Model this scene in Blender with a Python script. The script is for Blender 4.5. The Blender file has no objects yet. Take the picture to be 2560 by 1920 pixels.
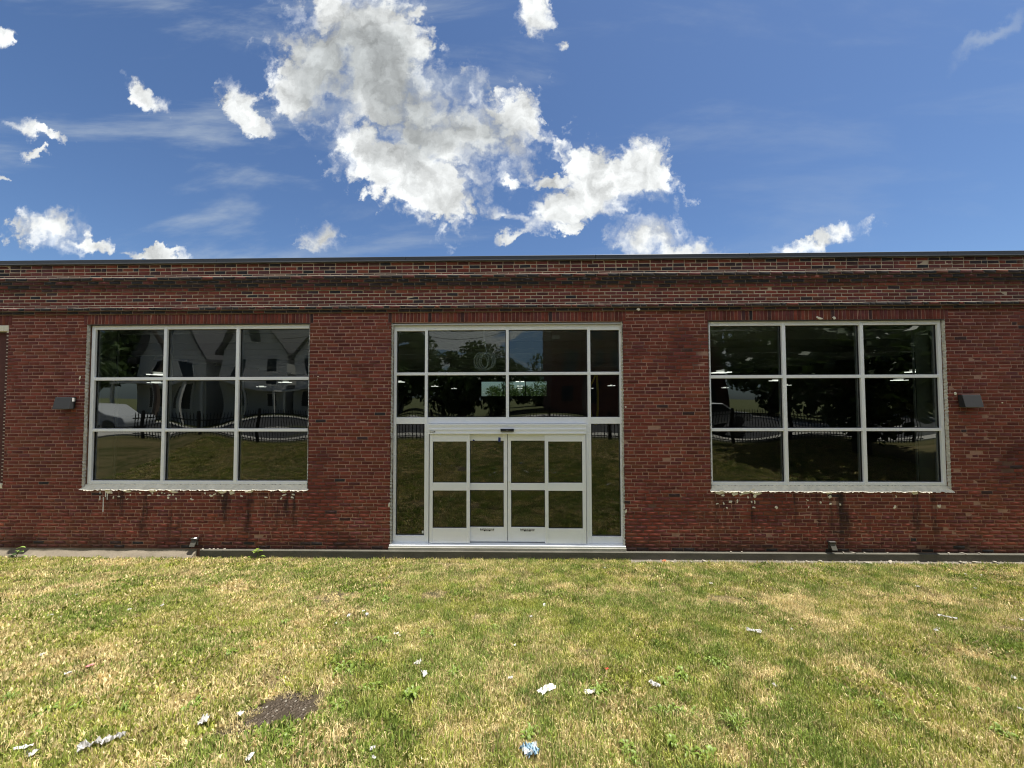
import bpy, math, random
import numpy as np
from mathutils import Vector, Matrix, Euler

random.seed(7)
rng = np.random.default_rng(7)
scene = bpy.context.scene
col = scene.collection
R = math.radians

# ------------------------------------------------------------------ camera
cam_d = bpy.data.cameras.new("camera")
cam = bpy.data.objects.new("camera", cam_d)
col.objects.link(cam)
EYE = Vector((0.0, -7.37, 2.90))
pit, yaw, rol = R(1.885), R(-1.184), R(-0.146)
fw = Vector((math.sin(yaw)*math.cos(pit), math.cos(yaw)*math.cos(pit), math.sin(pit)))
rt = Vector((math.cos(yaw), -math.sin(yaw), 0))
up = rt.cross(fw)
rt2 = rt*math.cos(rol) + up*math.sin(rol)
up2 = up*math.cos(rol) - rt*math.sin(rol)
m3 = Matrix((rt2, up2, -fw)).transposed()
cam.matrix_world = Matrix.Translation(EYE) @ m3.to_4x4()
cam_d.sensor_fit = 'HORIZONTAL'
cam_d.sensor_width = 36.0
cam_d.lens = 36.0*965/2560
cam_d.clip_start = 0.05
cam_d.clip_end = 3000
scene.camera = cam

# ------------------------------------------------------------------ view
scene.view_settings.view_transform = 'Standard'
scene.view_settings.look = 'None'
scene.view_settings.gamma = 1
scene.view_settings.use_curve_mapping = False
scene.view_settings.exposure = 1.15
scene.cycles.max_bounces = 8
scene.cycles.diffuse_bounces = 4
scene.cycles.transparent_max_bounces = 12
scene.cycles.use_denoising = True
scene.cycles.denoising_prefilter = 'ACCURATE'
scene.cycles.filter_width = 1.1
scene.cycles.caustics_reflective = False
scene.cycles.caustics_refractive = False
scene.cycles.sample_clamp_indirect = 3

# ------------------------------------------------------------------ sun and sky
SUN_EL, SUN_AZ = R(73), R(93.2)            # azimuth from +Y towards +X
sun_dir = Vector((math.cos(SUN_EL)*math.sin(SUN_AZ), math.cos(SUN_EL)*math.cos(SUN_AZ), math.sin(SUN_EL)))
sl = bpy.data.lights.new("sun", 'SUN')
sl.energy = 4.6
sl.angle = R(0.53)
sl.color = (1.0, 0.95, 0.87)
so = bpy.data.objects.new("sun", sl)
so.rotation_euler = sun_dir.to_track_quat('Z', 'Y').to_euler()
so.location = (6, 0, 30)
col.objects.link(so)

world = bpy.data.worlds.new("World")
scene.world = world
world.use_nodes = True
NT = world.node_tree
NT.nodes.clear()


class NB:
    """small node-tree builder"""
    def __init__(self, nt): self.nt = nt
    def n(self, typ, props=None, ins=None, out=0):
        nd = self.nt.nodes.new(typ)
        for k, v in (props or {}).items(): setattr(nd, k, v)
        for k, v in (ins or {}).items():
            s = nd.inputs[k]
            if isinstance(v, bpy.types.NodeSocket): self.nt.links.new(v, s)
            else: s.default_value = v
        return nd
    def math(self, op, a, b=0.0, c=0.0, clamp=False):
        nd = self.n('ShaderNodeMath', {'operation': op, 'use_clamp': clamp}, {0: a, 1: b, 2: c})
        return nd.outputs[0]
    def vec(self, op, a, b=(0, 0, 0)):
        nd = self.n('ShaderNodeVectorMath', {'operation': op}, {0: a, 1: b})
        return nd.outputs['Value'] if op in ('LENGTH', 'DOT_PRODUCT') else nd.outputs[0]
    def scale(self, a, s):
        return self.n('ShaderNodeVectorMath', {'operation': 'SCALE'}, {0: a, 'Scale': s}).outputs[0]
    def noise(self, vec, scale, detail=4, rough=0.55, color=False, dist=0.0, dim='3D'):
        nd = self.n('ShaderNodeTexNoise', {'noise_dimensions': dim}, {'Vector': vec, 'Scale': scale, 'Detail': detail, 'Roughness': rough, 'Distortion': dist})
        return nd.outputs['Color' if color else 'Fac']
    def step(self, v, a, b, lo=0.0, hi=1.0):
        nd = self.n('ShaderNodeMapRange', {'interpolation_type': 'SMOOTHSTEP'}, {'Value': v, 'From Min': a, 'From Max': b, 'To Min': lo, 'To Max': hi})
        return nd.outputs[0]
    def mix(self, f, a, b, mode='MIX'):
        nd = self.n('ShaderNodeMix', {'data_type': 'RGBA', 'blend_type': mode, 'clamp_factor': True})
        for s, v in ((nd.inputs[0], f), (nd.inputs[6], a), (nd.inputs[7], b)):
            if isinstance(v, bpy.types.NodeSocket): self.nt.links.new(v, s)
            else: s.default_value = v if not isinstance(v, tuple) or len(v) == 4 else (*v, 1)
        return nd.outputs[2]
    def sep(self, v):
        return self.n('ShaderNodeSeparateXYZ', None, {0: v}).outputs
    def comb(self, x, y, z=0.0):
        return self.n('ShaderNodeCombineXYZ', None, {0: x, 1: y, 2: z}).outputs[0]


SKY_STRENGTH = 0.055
# cumulus banks in the wall-facing sky: east/depth, height/depth, half sizes, tilt
BLOBS = [(-0.451,1.009,0.150,0.144,0),(-0.537,0.882,0.126,0.126,0),(-0.386,0.853,0.162,0.156,0),(-0.273,0.737,0.228,0.132,-38),(-0.137,0.716,0.192,0.114,-10),(-0.014,0.720,0.074,0.074,0),(-0.272,0.599,0.180,0.108,-35),(-0.210,0.510,0.090,0.048,-10),(-0.601,0.935,0.060,0.066,0),(-0.599,0.813,0.066,0.054,0),(-0.434,0.664,0.072,0.060,0),(0.245,0.578,0.140,0.066,-8),(0.340,0.602,0.072,0.068,0),(0.137,0.506,0.115,0.052,12),(0.071,0.575,0.036,0.017,0),(-0.027,0.489,0.050,0.019,0),(0.373,0.567,0.036,0.060,0),(0.200,0.535,0.090,0.060,20),(0.323,0.420,0.095,0.048,0),(0.418,0.396,0.118,0.030,-4),(0.774,0.403,0.132,0.026,14),(0.845,0.434,0.062,0.024,10),(-0.518,0.420,0.058,0.031,0),(-1.276,0.461,0.096,0.050,-8),(-1.172,0.428,0.084,0.019,-14),(-0.980,0.382,0.074,0.017,0),(-1.025,0.821,0.079,0.026,-38),(-0.731,0.771,0.110,0.041,-42),(-1.337,0.730,0.103,0.024,-18),(-1.325,0.669,0.048,0.014,-10),(-1.424,0.992,0.031,0.031,0),(0.049,1.020,0.053,0.060,-30),(0.110,0.942,0.022,0.019,0),(-0.033,0.434,0.043,0.014,0),(0.107,0.436,0.041,0.013,10),(-1.391,0.579,0.024,0.011,0),(-0.014,0.576,0.036,0.012,-30)]


def build_sky():
    b = NB(NT)
    geo = b.n('ShaderNodeTexCoord').outputs['Generated']
    d = b.vec('NORMALIZE', geo)
    dx, dy, dz = b.sep(d)[:3]
    sky = b.n('ShaderNodeTexSky', {'sky_type': 'NISHITA', 'sun_disc': False, 'sun_elevation': SUN_EL,
                                   'sun_rotation': SUN_AZ, 'altitude': 50, 'air_density': 1.0,
                                   'dust_density': 0.7, 'ozone_density': 2.0}).outputs[0]
    sky = b.mix(1.0, sky, (0.68, 0.82, 1.0), 'MULTIPLY')
    # ---- banks of cumulus in front
    yy = b.math('MAXIMUM', dy, 0.05)
    u = b.math('DIVIDE', dx, yy)
    v = b.math('DIVIDE', dz, yy)
    p = b.comb(u, v)
    w1 = b.noise(p, 5.5, 6, 0.6, color=True, dim='2D')
    w2 = b.noise(p, 15.0, 7, 0.62, color=True, dim='2D')
    o1 = b.scale(b.vec('SUBTRACT', w1, (0.5, 0.5, 0.5)), 0.13)
    o2 = b.scale(b.vec('SUBTRACT', w2, (0.5, 0.5, 0.5)), 0.062)
    pw = b.vec('MULTIPLY', b.vec('ADD', b.vec('ADD', p, o1), o2), (1, 1, 0))
    cur = None; thk = None
    for k_, (cx, cy, ra, rb, ang) in enumerate(BLOBS):
        if k_ < 18: ra, rb = ra*1.10, rb*1.12
        mp = b.n('ShaderNodeMapping', {'vector_type': 'TEXTURE'}, {'Vector': pw, 'Location': (cx, cy, 0), 'Rotation': (0, 0, R(ang)), 'Scale': (ra, rb, 1)}).outputs[0]
        ln = b.vec('LENGTH', mp)
        cur = ln if cur is None else b.math('SMOOTH_MIN', cur, ln, 0.18)
        if min(ra, rb) > 0.045:
            g = b.math('MULTIPLY', b.math('EXPONENT', b.math('MULTIPLY', b.math('MULTIPLY', ln, ln), -1.1)), min(ra, rb))
            thk = g if thk is None else b.math('ADD', thk, g)
    cur2 = cur
    fine = b.noise(p, 26.0, 9, 0.68, dim='2D')
    def billow(sc):
        pv = b.vec('ADD', pw, b.scale(b.vec('SUBTRACT', w2, (0.5, 0.5, 0.5)), 0.25/sc*4))
        return b.n('ShaderNodeTexVoronoi', {'feature': 'SMOOTH_F1', 'voronoi_dimensions': '2D'}, {'Vector': pv, 'Scale': sc, 'Smoothness': 0.35}).outputs['Distance']
    v1, v2, v3 = billow(9.0), billow(19.0), billow(41.0)
    lobes = b.math('ADD', b.math('ADD', b.math('MULTIPLY', v1, -0.70), b.math('MULTIPLY', v2, -0.50)), b.math('MULTIPLY', v3, -0.28))
    body = b.math('ADD', b.math('SUBTRACT', 1.84, cur), b.math('ADD', lobes, b.math('MULTIPLY', b.math('SUBTRACT', fine, 0.5), 0.50)))
    front = b.step(dy, 0.2, 0.35)
    w1n = b.noise(p, 7.5, 6, 0.6, dim='2D')
    soft = b.math('ADD', 0.46, b.math('MULTIPLY', b.step(b.noise(p, 4.5, 3, 0.5, dim='2D'), 0.38, 0.60), 0.75))
    a_front = b.math('MULTIPLY', b.step(b.math('DIVIDE', body, soft), 0.0, 1.0), front)
    # ---- the rest of the dome: same clouds, unseen cover raised to brighten the wall
    zz = b.math('ADD', b.math('MAXIMUM', dz, 0.0), 0.12)
    q = b.comb(b.math('DIVIDE', dx, zz), b.math('DIVIDE', dy, zz))
    nf = b.noise(q, 0.85, 8, 0.55, dist=0.4, dim='2D')
    au = b.math('ABSOLUTE', u)
    # outside the part of the front sky that the banks above fill
    inside = b.math('MULTIPLY', b.math('MULTIPLY', b.step(au, 3.2, 1.5), b.step(v, 2.2, 1.15)), front)
    a_rest = b.step(b.math('SUBTRACT', nf, b.math('MULTIPLY', inside, 0.5)), 0.44, 0.55)
    a_rest = b.math('MULTIPLY', a_rest, b.step(dz, 0.0, 0.10))
    # ---- thin cirrus veil
    qs = b.n('ShaderNodeMapping', None, {'Vector': p, 'Rotation': (0, 0, R(28)), 'Scale': (0.8, 3.2, 1)}).outputs[0]
    veil = b.step(b.noise(qs, 1.6, 6, 0.6, dist=0.25, dim='2D'), 0.48, 0.80)
    left = b.step(u, 0.9, -1.0)
    veil = b.math('MULTIPLY', b.math('MULTIPLY', veil, b.math('ADD', 0.12, b.math('MULTIPLY', left, 0.42))), front)
    wl = b.n('ShaderNodeMapping', {'vector_type': 'TEXTURE'}, {'Vector': pw, 'Location': (1.216, 0.926, 0), 'Rotation': (0, 0, R(38)), 'Scale': (0.12, 0.03, 1)}).outputs[0]
    wisp = b.math('MULTIPLY', b.step(b.vec('LENGTH', wl), 1.2, 0.1), 0.35)
    veil = b.math('MAXIMUM', veil, b.math('MULTIPLY', wisp, front))
    # ---- cloud light: bright rims, grey where thick
    lump = b.noise(p, 3.6, 5, 0.5, dim='2D')
    thick_f = b.step(b.math('ADD', thk, b.math('MULTIPLY', b.math('SUBTRACT', lump, 0.5), 0.34)), 0.125, 0.34)
    thick_r = b.step(nf, 0.62, 0.85, 0.0, 0.7)
    thick = b.mix(front, thick_r, thick_f)
    # billows are brighter on the side turned to the sun
    sh = b.vec('ADD', pw, (0.022, 0.030, 0.0))
    rel = b.math('SUBTRACT', b.noise(pw, 9.0, 6, 0.55, dim='2D'), b.noise(sh, 9.0, 6, 0.55, dim='2D'))
    puff = b.math('ADD', 1.12, b.math('ADD', b.math('MULTIPLY', rel, 1.3), b.math('ADD', b.math('MULTIPLY', v1, -0.22), b.math('MULTIPLY', v2, -0.22))))
    cc = b.mix(thick, (0.415, 0.426, 0.424), (0.222, 0.234, 0.236))
    cc = b.n('ShaderNodeVectorMath', {'operation': 'SCALE'}, {0: cc, 'Scale': puff}).outputs[0]
    cc = b.scale(cc, 1.0/SKY_STRENGTH)
    alpha = b.math('MAXIMUM', a_front, a_rest)
    c1 = b.mix(veil, sky, b.scale(b.comb(0.26, 0.29, 0.31), 1.0/SKY_STRENGTH))
    c2 = b.mix(alpha, c1, cc)
    bg = b.n('ShaderNodeBackground', None, {'Color': c2, 'Strength': SKY_STRENGTH})
    o = b.n('ShaderNodeOutputWorld')
    NT.links.new(bg.outputs[0], o.inputs[0])


build_sky()

# ------------------------------------------------------------------ helpers
def link(name, me, parent=None, mat=None):
    o = bpy.data.objects.new(name, me)
    col.objects.link(o)
    if mat is not None and me is not None and len(me.materials) == 0: me.materials.append(mat)
    if parent is not None: o.parent = parent
    return o


def tag(o, label=None, cat=None, group=None, kind=None):
    if label: o['label'] = label
    if cat: o['category'] = cat
    if group: o['group'] = group
    if kind: o['kind'] = kind
    return o


def empty(name, loc=(0, 0, 0), rz=0.0):
    o = bpy.data.objects.new(name, None)
    o.empty_display_size = 0.1
    o.location = loc
    o.rotation_euler = (0, 0, rz)
    col.objects.link(o)
    return o


class MB:
    def __init__(self): self.v = []; self.f = []
    def quad(self, a, b, c, d):
        i = len(self.v); self.v += [a, b, c, d]; self.f.append((i, i+1, i+2, i+3))
    def box(self, x0, x1, y0, y1, z0, z1, bev=0.0):
        if bev <= 0:
            i = len(self.v)
            self.v += [(x0,y0,z0),(x1,y0,z0),(x1,y1,z0),(x0,y1,z0),(x0,y0,z1),(x1,y0,z1),(x1,y1,z1),(x0,y1,z1)]
            self.f += [(i,i+3,i+2,i+1),(i+4,i+5,i+6,i+7),(i,i+1,i+5,i+4),(i+1,i+2,i+6,i+5),(i+2,i+3,i+7,i+6),(i+3,i,i+4,i+7)]
        else:
            b = bev; i = len(self.v)
            # bevelled front (-Y) face
            self.v += [(x0,y0+b,z0),(x1,y0+b,z0),(x1,y1,z0),(x0,y1,z0),(x0,y0+b,z1),(x1,y0+b,z1),(x1,y1,z1),(x0,y1,z1),
                       (x0+b,y0,z0+b),(x1-b,y0,z0+b),(x1-b,y0,z1-b),(x0+b,y0,z1-b)]
            self.f += [(i,i+3,i+2,i+1),(i+4,i+5,i+6,i+7),(i+1,i+2,i+6,i+5),(i+2,i+3,i+7,i+6),(i+3,i,i+4,i+7),
                       (i+8,i+9,i+10,i+11),(i,i+1,i+9,i+8),(i+1,i+5,i+10,i+9),(i+5,i+4,i+11,i+10),(i+4,i,i+8,i+11)]
        return self
    def prism(self, pts, y0, y1):
        """polygon in XZ (counter-clockwise seen from -Y) pushed from y0 to y1"""
        n = len(pts); i = len(self.v)
        self.v += [(x, y0, z) for x, z in pts] + [(x, y1, z) for x, z in pts]
        self.f.append(tuple(range(i, i+n)))
        self.f.append(tuple(range(i+2*n-1, i+n-1, -1)))
        for k in range(n):
            j = (k+1) % n
            self.f.append((i+j, i+k, i+n+k, i+n+j))
        return self
    def tube(self, pts, r, n=6, closed=False):
        P = [Vector(p) for p in pts]
        i0 = len(self.v)
        rr = r if isinstance(r, (list, tuple)) else [r]*len(P)
        prev = None
        for k, p in enumerate(P):
            if closed: t = P[(k+1) % len(P)] - P[k-1]
            else: t = P[min(k+1, len(P)-1)] - P[max(k-1, 0)]
            t.normalize()
            a = (prev - t*prev.dot(t)) if prev is not None else (Vector((0, 0, 1)) if abs(t.z) < 0.9 else Vector((1, 0, 0)))
            a = (a - t*a.dot(t)).normalized(); prev = a
            c = t.cross(a)
            for q in range(n):
                an = 2*math.pi*q/n
                self.v.append(tuple(p + (a*math.cos(an) + c*math.sin(an))*rr[k]))
        m = len(P)
        for k in range(m if closed else m-1):
            k2 = (k+1) % m
            for q in range(n):
                q2 = (q+1) % n
                self.f.append((i0+k*n+q, i0+k*n+q2, i0+k2*n+q2, i0+k2*n+q))
        if not closed:
            self.f.append(tuple(range(i0+n-1, i0-1, -1)))
            self.f.append(tuple(range(i0+(m-1)*n, i0+m*n)))
        return self
    def mesh(self, name, smooth=False):
        me = bpy.data.meshes.new(name)
        me.from_pydata(self.v, [], self.f)
        if smooth: me.polygons.foreach_set('use_smooth', [True]*len(me.polygons))
        me.update()
        return me
    def build(self, name, mat, parent=None, smooth=False):
        return link(name, self.mesh(name, smooth), parent, mat)


def np_mesh(name, verts, faces, cols=None, smooth=False, attr='Col'):
    """verts (N,3), faces (M,k) same k"""
    me = bpy.data.meshes.new(name)
    verts = np.ascontiguousarray(verts, dtype=np.float32); faces = np.ascontiguousarray(faces, dtype=np.int32)
    k = faces.shape[1]
    me.vertices.add(len(verts)); me.vertices.foreach_set('co', verts.ravel())
    me.loops.add(faces.size); me.loops.foreach_set('vertex_index', faces.ravel())
    me.polygons.add(len(faces)); me.polygons.foreach_set('loop_start', np.arange(0, faces.size, k, dtype=np.int32))
    if smooth: me.polygons.foreach_set('use_smooth', np.ones(len(faces), dtype=bool))
    if cols is not None:
        a = me.attributes.new(attr, 'FLOAT_COLOR', 'POINT')
        c = np.ones((len(verts), 4), dtype=np.float32); c[:, :3] = cols
        a.data.foreach_set('color', c.ravel())
    me.update(calc_edges=True)
    me.validate()
    return me


def vnoise(x, y, seed=0):
    """smooth value noise on numpy arrays"""
    r = np.random.default_rng(seed); T = r.random((64, 64))
    xi = np.floor(x).astype(int); yi = np.floor(y).astype(int)
    fx = x-xi; fy = y-yi
    fx = fx*fx*(3-2*fx); fy = fy*fy*(3-2*fy)
    g = lambda a, c: T[a % 64, c % 64]
    return (g(xi, yi)*(1-fx)+g(xi+1, yi)*fx)*(1-fy)+(g(xi, yi+1)*(1-fx)+g(xi+1, yi+1)*fx)*fy


def fbm(x, y, seed=0, oct=4):
    s = 0; a = 0.5; t = 0
    for k in range(oct):
        s = s + a*vnoise(x*2**k+17.3*k, y*2**k+5.1*k, seed+k); t += a; a *= 0.55
    return s/t


# ------------------------------------------------------------------ materials
def new_mat(name):
    m = bpy.data.materials.new(name); m.use_nodes = True
    m.node_tree.nodes.clear()
    b = NB(m.node_tree)
    return m, b


def finish(m, b, bsdf, disp=None):
    o = b.n('ShaderNodeOutputMaterial')
    m.node_tree.links.new(bsdf if isinstance(bsdf, bpy.types.NodeSocket) else bsdf.outputs[0], o.inputs[0])
    return m


def bump(b, h, strength=0.3, dist=0.01):
    return b.n('ShaderNodeBump', None, {'Height': h, 'Strength': strength, 'Distance': dist}).outputs[0]


def simple(name, c, rough=0.6, metal=0.0, nscale=None, namp=0.12, bmp=0.0, spec=0.5, bscale=None):
    m, b = new_mat(name)
    pos = b.n('ShaderNodeNewGeometry').outputs['Position']
    cs = (*c, 1)
    if nscale:
        nz = b.noise(pos, nscale, 5, 0.6)
        f = b.math('ADD', 1-namp, b.math('MULTIPLY', nz, 2*namp))
        cs = b.n('ShaderNodeVectorMath', {'operation': 'SCALE'}, {0: c, 'Scale': f}).outputs[0]
    ins = {'Base Color': cs, 'Roughness': rough, 'Metallic': metal, 'Specular IOR Level': spec}
    if bmp > 0: ins['Normal'] = bump(b, b.noise(pos, bscale or (nscale or 20)*2, 5, 0.6), bmp, 0.01)
    return finish(m, b, b.n('ShaderNodeBsdfPrincipled', None, ins))


def brick_material(name, per_object):
    m, b = new_mat(name)
    pos = b.n('ShaderNodeNewGeometry').outputs['Position']
    if per_object: c = b.n('ShaderNodeObjectInfo').outputs['Color']
    else: c = b.n('ShaderNodeAttribute', {'attribute_name': 'Col'}).outputs['Color']
    x, y, z = b.sep(pos)[:3]
    grain = b.noise(pos, 90, 5, 0.65)
    blot = b.noise(b.vec('MULTIPLY', pos, (6, 6, 16)), 1.0, 4, 0.6)
    f = b.math('MULTIPLY', b.math('ADD', 0.70, b.math('MULTIPLY', grain, 0.6)), b.math('ADD', 0.55, b.math('MULTIPLY', blot, 0.9)))
    c = b.n('ShaderNodeVectorMath', {'operation': 'SCALE'}, {0: c, 'Scale': f}).outputs[0]
    c = grime(b, c, x, z, pos)
    bs = b.n('ShaderNodeBsdfPrincipled', None, {'Base Color': c, 'Roughness': 0.88, 'Specular IOR Level': 0.25,
             'Normal': bump(b, b.noise(pos, 160, 5, 0.7), 0.5, 0.004)})
    return finish(m, b, bs)


def grime(b, c, x, z, pos):
    """soot runs under the window sills, damp dark foot, sooty bands on the two ledges"""
    st = b.noise(b.comb(b.math('MULTIPLY', x, 3.1), b.math('MULTIPLY', z, 0.35)), 1.0, 5, 0.65)
    below = b.math('MULTIPLY', b.step(z, 1.18, 1.05), b.step(z, 0.1, 0.75, 0.35, 1.0))
    w1 = b.math('MULTIPLY', b.step(x, -8.7, -8.2), b.step(x, -3.8, -4.3))
    w2 = b.math('MULTIPLY', b.step(x, 3.3, 3.9), b.step(x, 8.3, 7.7))
    win = b.math('MAXIMUM', w1, w2)
    run = b.math('MULTIPLY', b.math('MULTIPLY', b.step(st, 0.50, 0.66), below), win)
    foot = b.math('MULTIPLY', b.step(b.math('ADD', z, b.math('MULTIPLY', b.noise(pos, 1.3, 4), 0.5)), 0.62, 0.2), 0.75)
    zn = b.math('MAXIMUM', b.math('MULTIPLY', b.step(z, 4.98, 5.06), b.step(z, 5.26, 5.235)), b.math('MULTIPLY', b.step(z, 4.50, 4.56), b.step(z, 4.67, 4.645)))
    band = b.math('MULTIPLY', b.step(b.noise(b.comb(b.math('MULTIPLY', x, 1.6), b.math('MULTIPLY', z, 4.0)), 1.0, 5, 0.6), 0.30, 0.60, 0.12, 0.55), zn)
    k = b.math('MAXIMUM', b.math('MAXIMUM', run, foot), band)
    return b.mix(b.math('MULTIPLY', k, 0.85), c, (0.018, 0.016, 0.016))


M = {}
M['brick'] = brick_material('brick_fired', False)
M['brick_one'] = brick_material('brick_fired_single', True)


def mortar_material():
    m, b = new_mat('mortar')
    pos = b.n('ShaderNodeNewGeometry').outputs['Position']
    x, y, z = b.sep(pos)[:3]
    n1 = b.noise(pos, 0.7, 5, 0.6)
    n2 = b.noise(pos, 7, 4, 0.6)
    tan = b.mix(n2, (0.40, 0.31, 0.22), (0.62, 0.51, 0.38))
    red = b.mix(n2, (0.23, 0.12, 0.09), (0.56, 0.35, 0.27))
    c = b.mix(b.step(z, 4.6, 4.7), red, tan)
    dark = b.math('MULTIPLY', b.step(n1, 0.52, 0.62), b.step(z, 4.7, 4.5))
    c = b.mix(b.math('MULTIPLY', dark, 0.75), c, (0.075, 0.04, 0.035))
    c = grime(b, c, x, z, pos)
    return finish(m, b, b.n('ShaderNodeBsdfPrincipled', None, {'Base Color': c, 'Roughness': 0.95, 'Specular IOR Level': 0.1,
                  'Normal': bump(b, b.noise(pos, 60, 4), 0.5, 0.006)}))


M['mortar'] = mortar_material()
M['pale_mortar'] = simple('pale_mortar', (0.80, 0.75, 0.62), 0.95, nscale=9, namp=0.35, bmp=0.6, bscale=40)
M['cap_mortar'] = simple('cap_mortar', (0.42, 0.36, 0.28), 0.95, nscale=3, namp=0.6)
M['chipped'] = simple('chipped_edge', (0.56, 0.53, 0.47), 0.95, nscale=14, namp=0.6, bmp=0.9, bscale=30)
M['plaster'] = simple('painted_plaster', (0.74, 0.78, 0.66), 0.9, nscale=3, namp=0.15)
M['alu'] = simple('satin_aluminium', (0.92, 0.94, 0.97), 0.45, 0.0, nscale=5, namp=0.04)
M['alu_dark'] = simple('aluminium_trim', (0.55, 0.56, 0.56), 0.45, 0.3, nscale=5, namp=0.06)
M['gasket'] = simple('black_rubber', (0.015, 0.015, 0.018), 0.6)
M['coping'] = simple('dark_coping_metal', (0.045, 0.05, 0.058), 0.45, 0.2, nscale=2, namp=0.2)
M['drip'] = simple('lit_coping_lip', (0.16, 0.17, 0.19), 0.4, 0.3)  # paler than the coping: the light its edge catches is in the colour
M['steel'] = simple('lintel_steel', (0.05, 0.045, 0.04), 0.8, nscale=8, namp=0.4)
M['lampbody'] = simple('bronze_lamp_paint', (0.016, 0.017, 0.019), 0.7, nscale=30, namp=0.06)
M['white'] = simple('white_plastic', (0.80, 0.80, 0.78), 0.5)
M['blacks'] = simple('black_plastic', (0.012, 0.012, 0.014), 0.35)
M['blue'] = simple('blue_tape', (0.012, 0.03, 0.22), 0.7)
M['nameplate'] = simple('plate_metal', (0.28, 0.28, 0.27), 0.4, 0.5)
M['hood'] = simple('weathered_hood', (0.085, 0.082, 0.068), 0.7, nscale=40, namp=0.45)
M['cable'] = simple('white_cable', (0.92, 0.93, 0.92), 0.5)
M['yellow'] = simple('yellow_strap', (0.62, 0.47, 0.05), 0.7)
M['paper'] = simple('white_paper', (0.44, 0.43, 0.41), 0.8, nscale=30, namp=0.08)
M['plastic_film'] = simple('grey_film', (0.62, 0.64, 0.60), 0.35, nscale=25, namp=0.15)
M['red_scrap'] = simple('red_scrap', (0.62, 0.06, 0.05), 0.6)
M['stone'] = simple('pale_stone', (0.26, 0.235, 0.195), 0.95, nscale=25, namp=0.35, bmp=0.5)


def concrete(name, c, sc=2.0):
    m, b = new_mat(name)
    pos = b.n('ShaderNodeNewGeometry').outputs['Position']
    n1 = b.noise(b.vec('MULTIPLY', pos, (1, 1, 3)), sc, 6, 0.65)
    n2 = b.noise(pos, 35, 5, 0.7)
    f = b.math('MULTIPLY', b.math('ADD', 0.45, b.math('MULTIPLY', n1, 1.1)), b.math('ADD', 0.7, b.math('MULTIPLY', n2, 0.6)))
    cc = b.n('ShaderNodeVectorMath', {'operation': 'SCALE'}, {0: c, 'Scale': f}).outputs[0]
    return finish(m, b, b.n('ShaderNodeBsdfPrincipled', None, {'Base Color': cc, 'Roughness': 0.92, 'Specular IOR Level': 0.2,
                  'Normal': bump(b, n2, 0.5, 0.006)}))


M['conc_dark'] = concrete('stained_concrete', (0.10, 0.095, 0.078))
M['conc_tan'] = concrete('tan_concrete', (0.17, 0.145, 0.11))
M['conc_grey'] = concrete('grey_concrete', (0.36, 0.35, 0.31))
M['walk'] = concrete('sidewalk_concrete', (0.42, 0.40, 0.36), 0.8)
M['asphalt'] = concrete('asphalt', (0.06, 0.06, 0.062), 0.6)


def glass_material():
    m, b = new_mat('tinted_glass')
    fr = b.n('ShaderNodeFresnel', None, {'IOR': 1.52}).outputs[0]
    k = b.math('MULTIPLY', fr, 2.3, clamp=True)
    tr = b.n('ShaderNodeBsdfTransparent', None, {'Color': (0.58, 0.64, 0.60, 1)})
    gl = b.n('ShaderNodeBsdfGlossy', None, {'Color': (0.92, 0.97, 0.95, 1), 'Roughness': 0.0})
    mx = b.n('ShaderNodeMixShader', None, {0: k, 1: tr.outputs[0], 2: gl.outputs[0]})
    return finish(m, b, mx)


M['glass'] = glass_material()


def emit(name, c, s):
    m, b = new_mat(name)
    return finish(m, b, b.n('ShaderNodeEmission', None, {'Color': (*c, 1), 'Strength': s}))


# ------------------------------------------------------------------ ground
SLOPE = 0.174


def ground_z(x, y):
    x = np.asarray(x, float); y = np.asarray(y, float)
    t = np.clip(-y-0.1, 0, 7.3)
    z = -0.14 + SLOPE*t
    amp = np.clip((-y-0.15)/0.6, 0, 1)
    z = z + amp*(0.035*(fbm(x*0.7+9, y*0.7+3, 3, 3)-0.5) + 0.02*(fbm(x*4, y*4, 5, 3)-0.5))
    return z


SOIL = [(-1.77,-4.52,0.29,0.28,1.0),(-1.80,-4.80,0.22,0.08,0.45),(0.68,-3.58,0.25,0.18,0.5),(-2.49,-2.18,0.30,0.24,0.5),(-1.26,-2.04,0.30,0.18,0.5),(-0.50,-2.81,0.20,0.16,0.55),(2.68,-2.13,0.37,0.18,0.42),(5.29,-3.05,0.26,0.20,0.45),(-4.30,-0.46,0.36,0.08,0.4),(-1.23,-0.42,0.43,0.12,0.45)]
STRAW = [(-2.04,-4.23,0.29,0.20),(-1.09,-4.82,0.31,0.26),(-2.13,-2.79,0.61,0.61),(-0.27,-2.20,0.58,0.46),(0.66,-3.68,0.45,0.38),(0.72,-4.58,0.73,0.39),(1.82,-4.05,0.40,0.37),(3.48,-2.40,1.25,0.85),(-4.01,-3.86,1.09,0.82),(-7.15,-0.53,2.13,0.38),(1.00,-1.85,0.67,0.43),(-3.75,-1.79,1.15,0.72),(5.54,-2.06,1.06,0.47),(1.34,-4.90,0.37,0.16),(-6.70,-2.04,1.11,1.02),(4.29,-3.59,0.56,0.23),(-1.6,-4.2,0.3,0.12)]


def soil_mask(x, y):
    n = fbm(x*5, y*5, 21, 4)
    s = np.zeros_like(x)
    for cx, cy, a, b_, k in SOIL:
        d = np.sqrt(((x-cx)/a)**2+((y-cy)/b_)**2)
        s = np.maximum(s, k*np.clip((1.15-d+(n-0.5)*1.9)/0.6, 0, 1))
    return s


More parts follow.
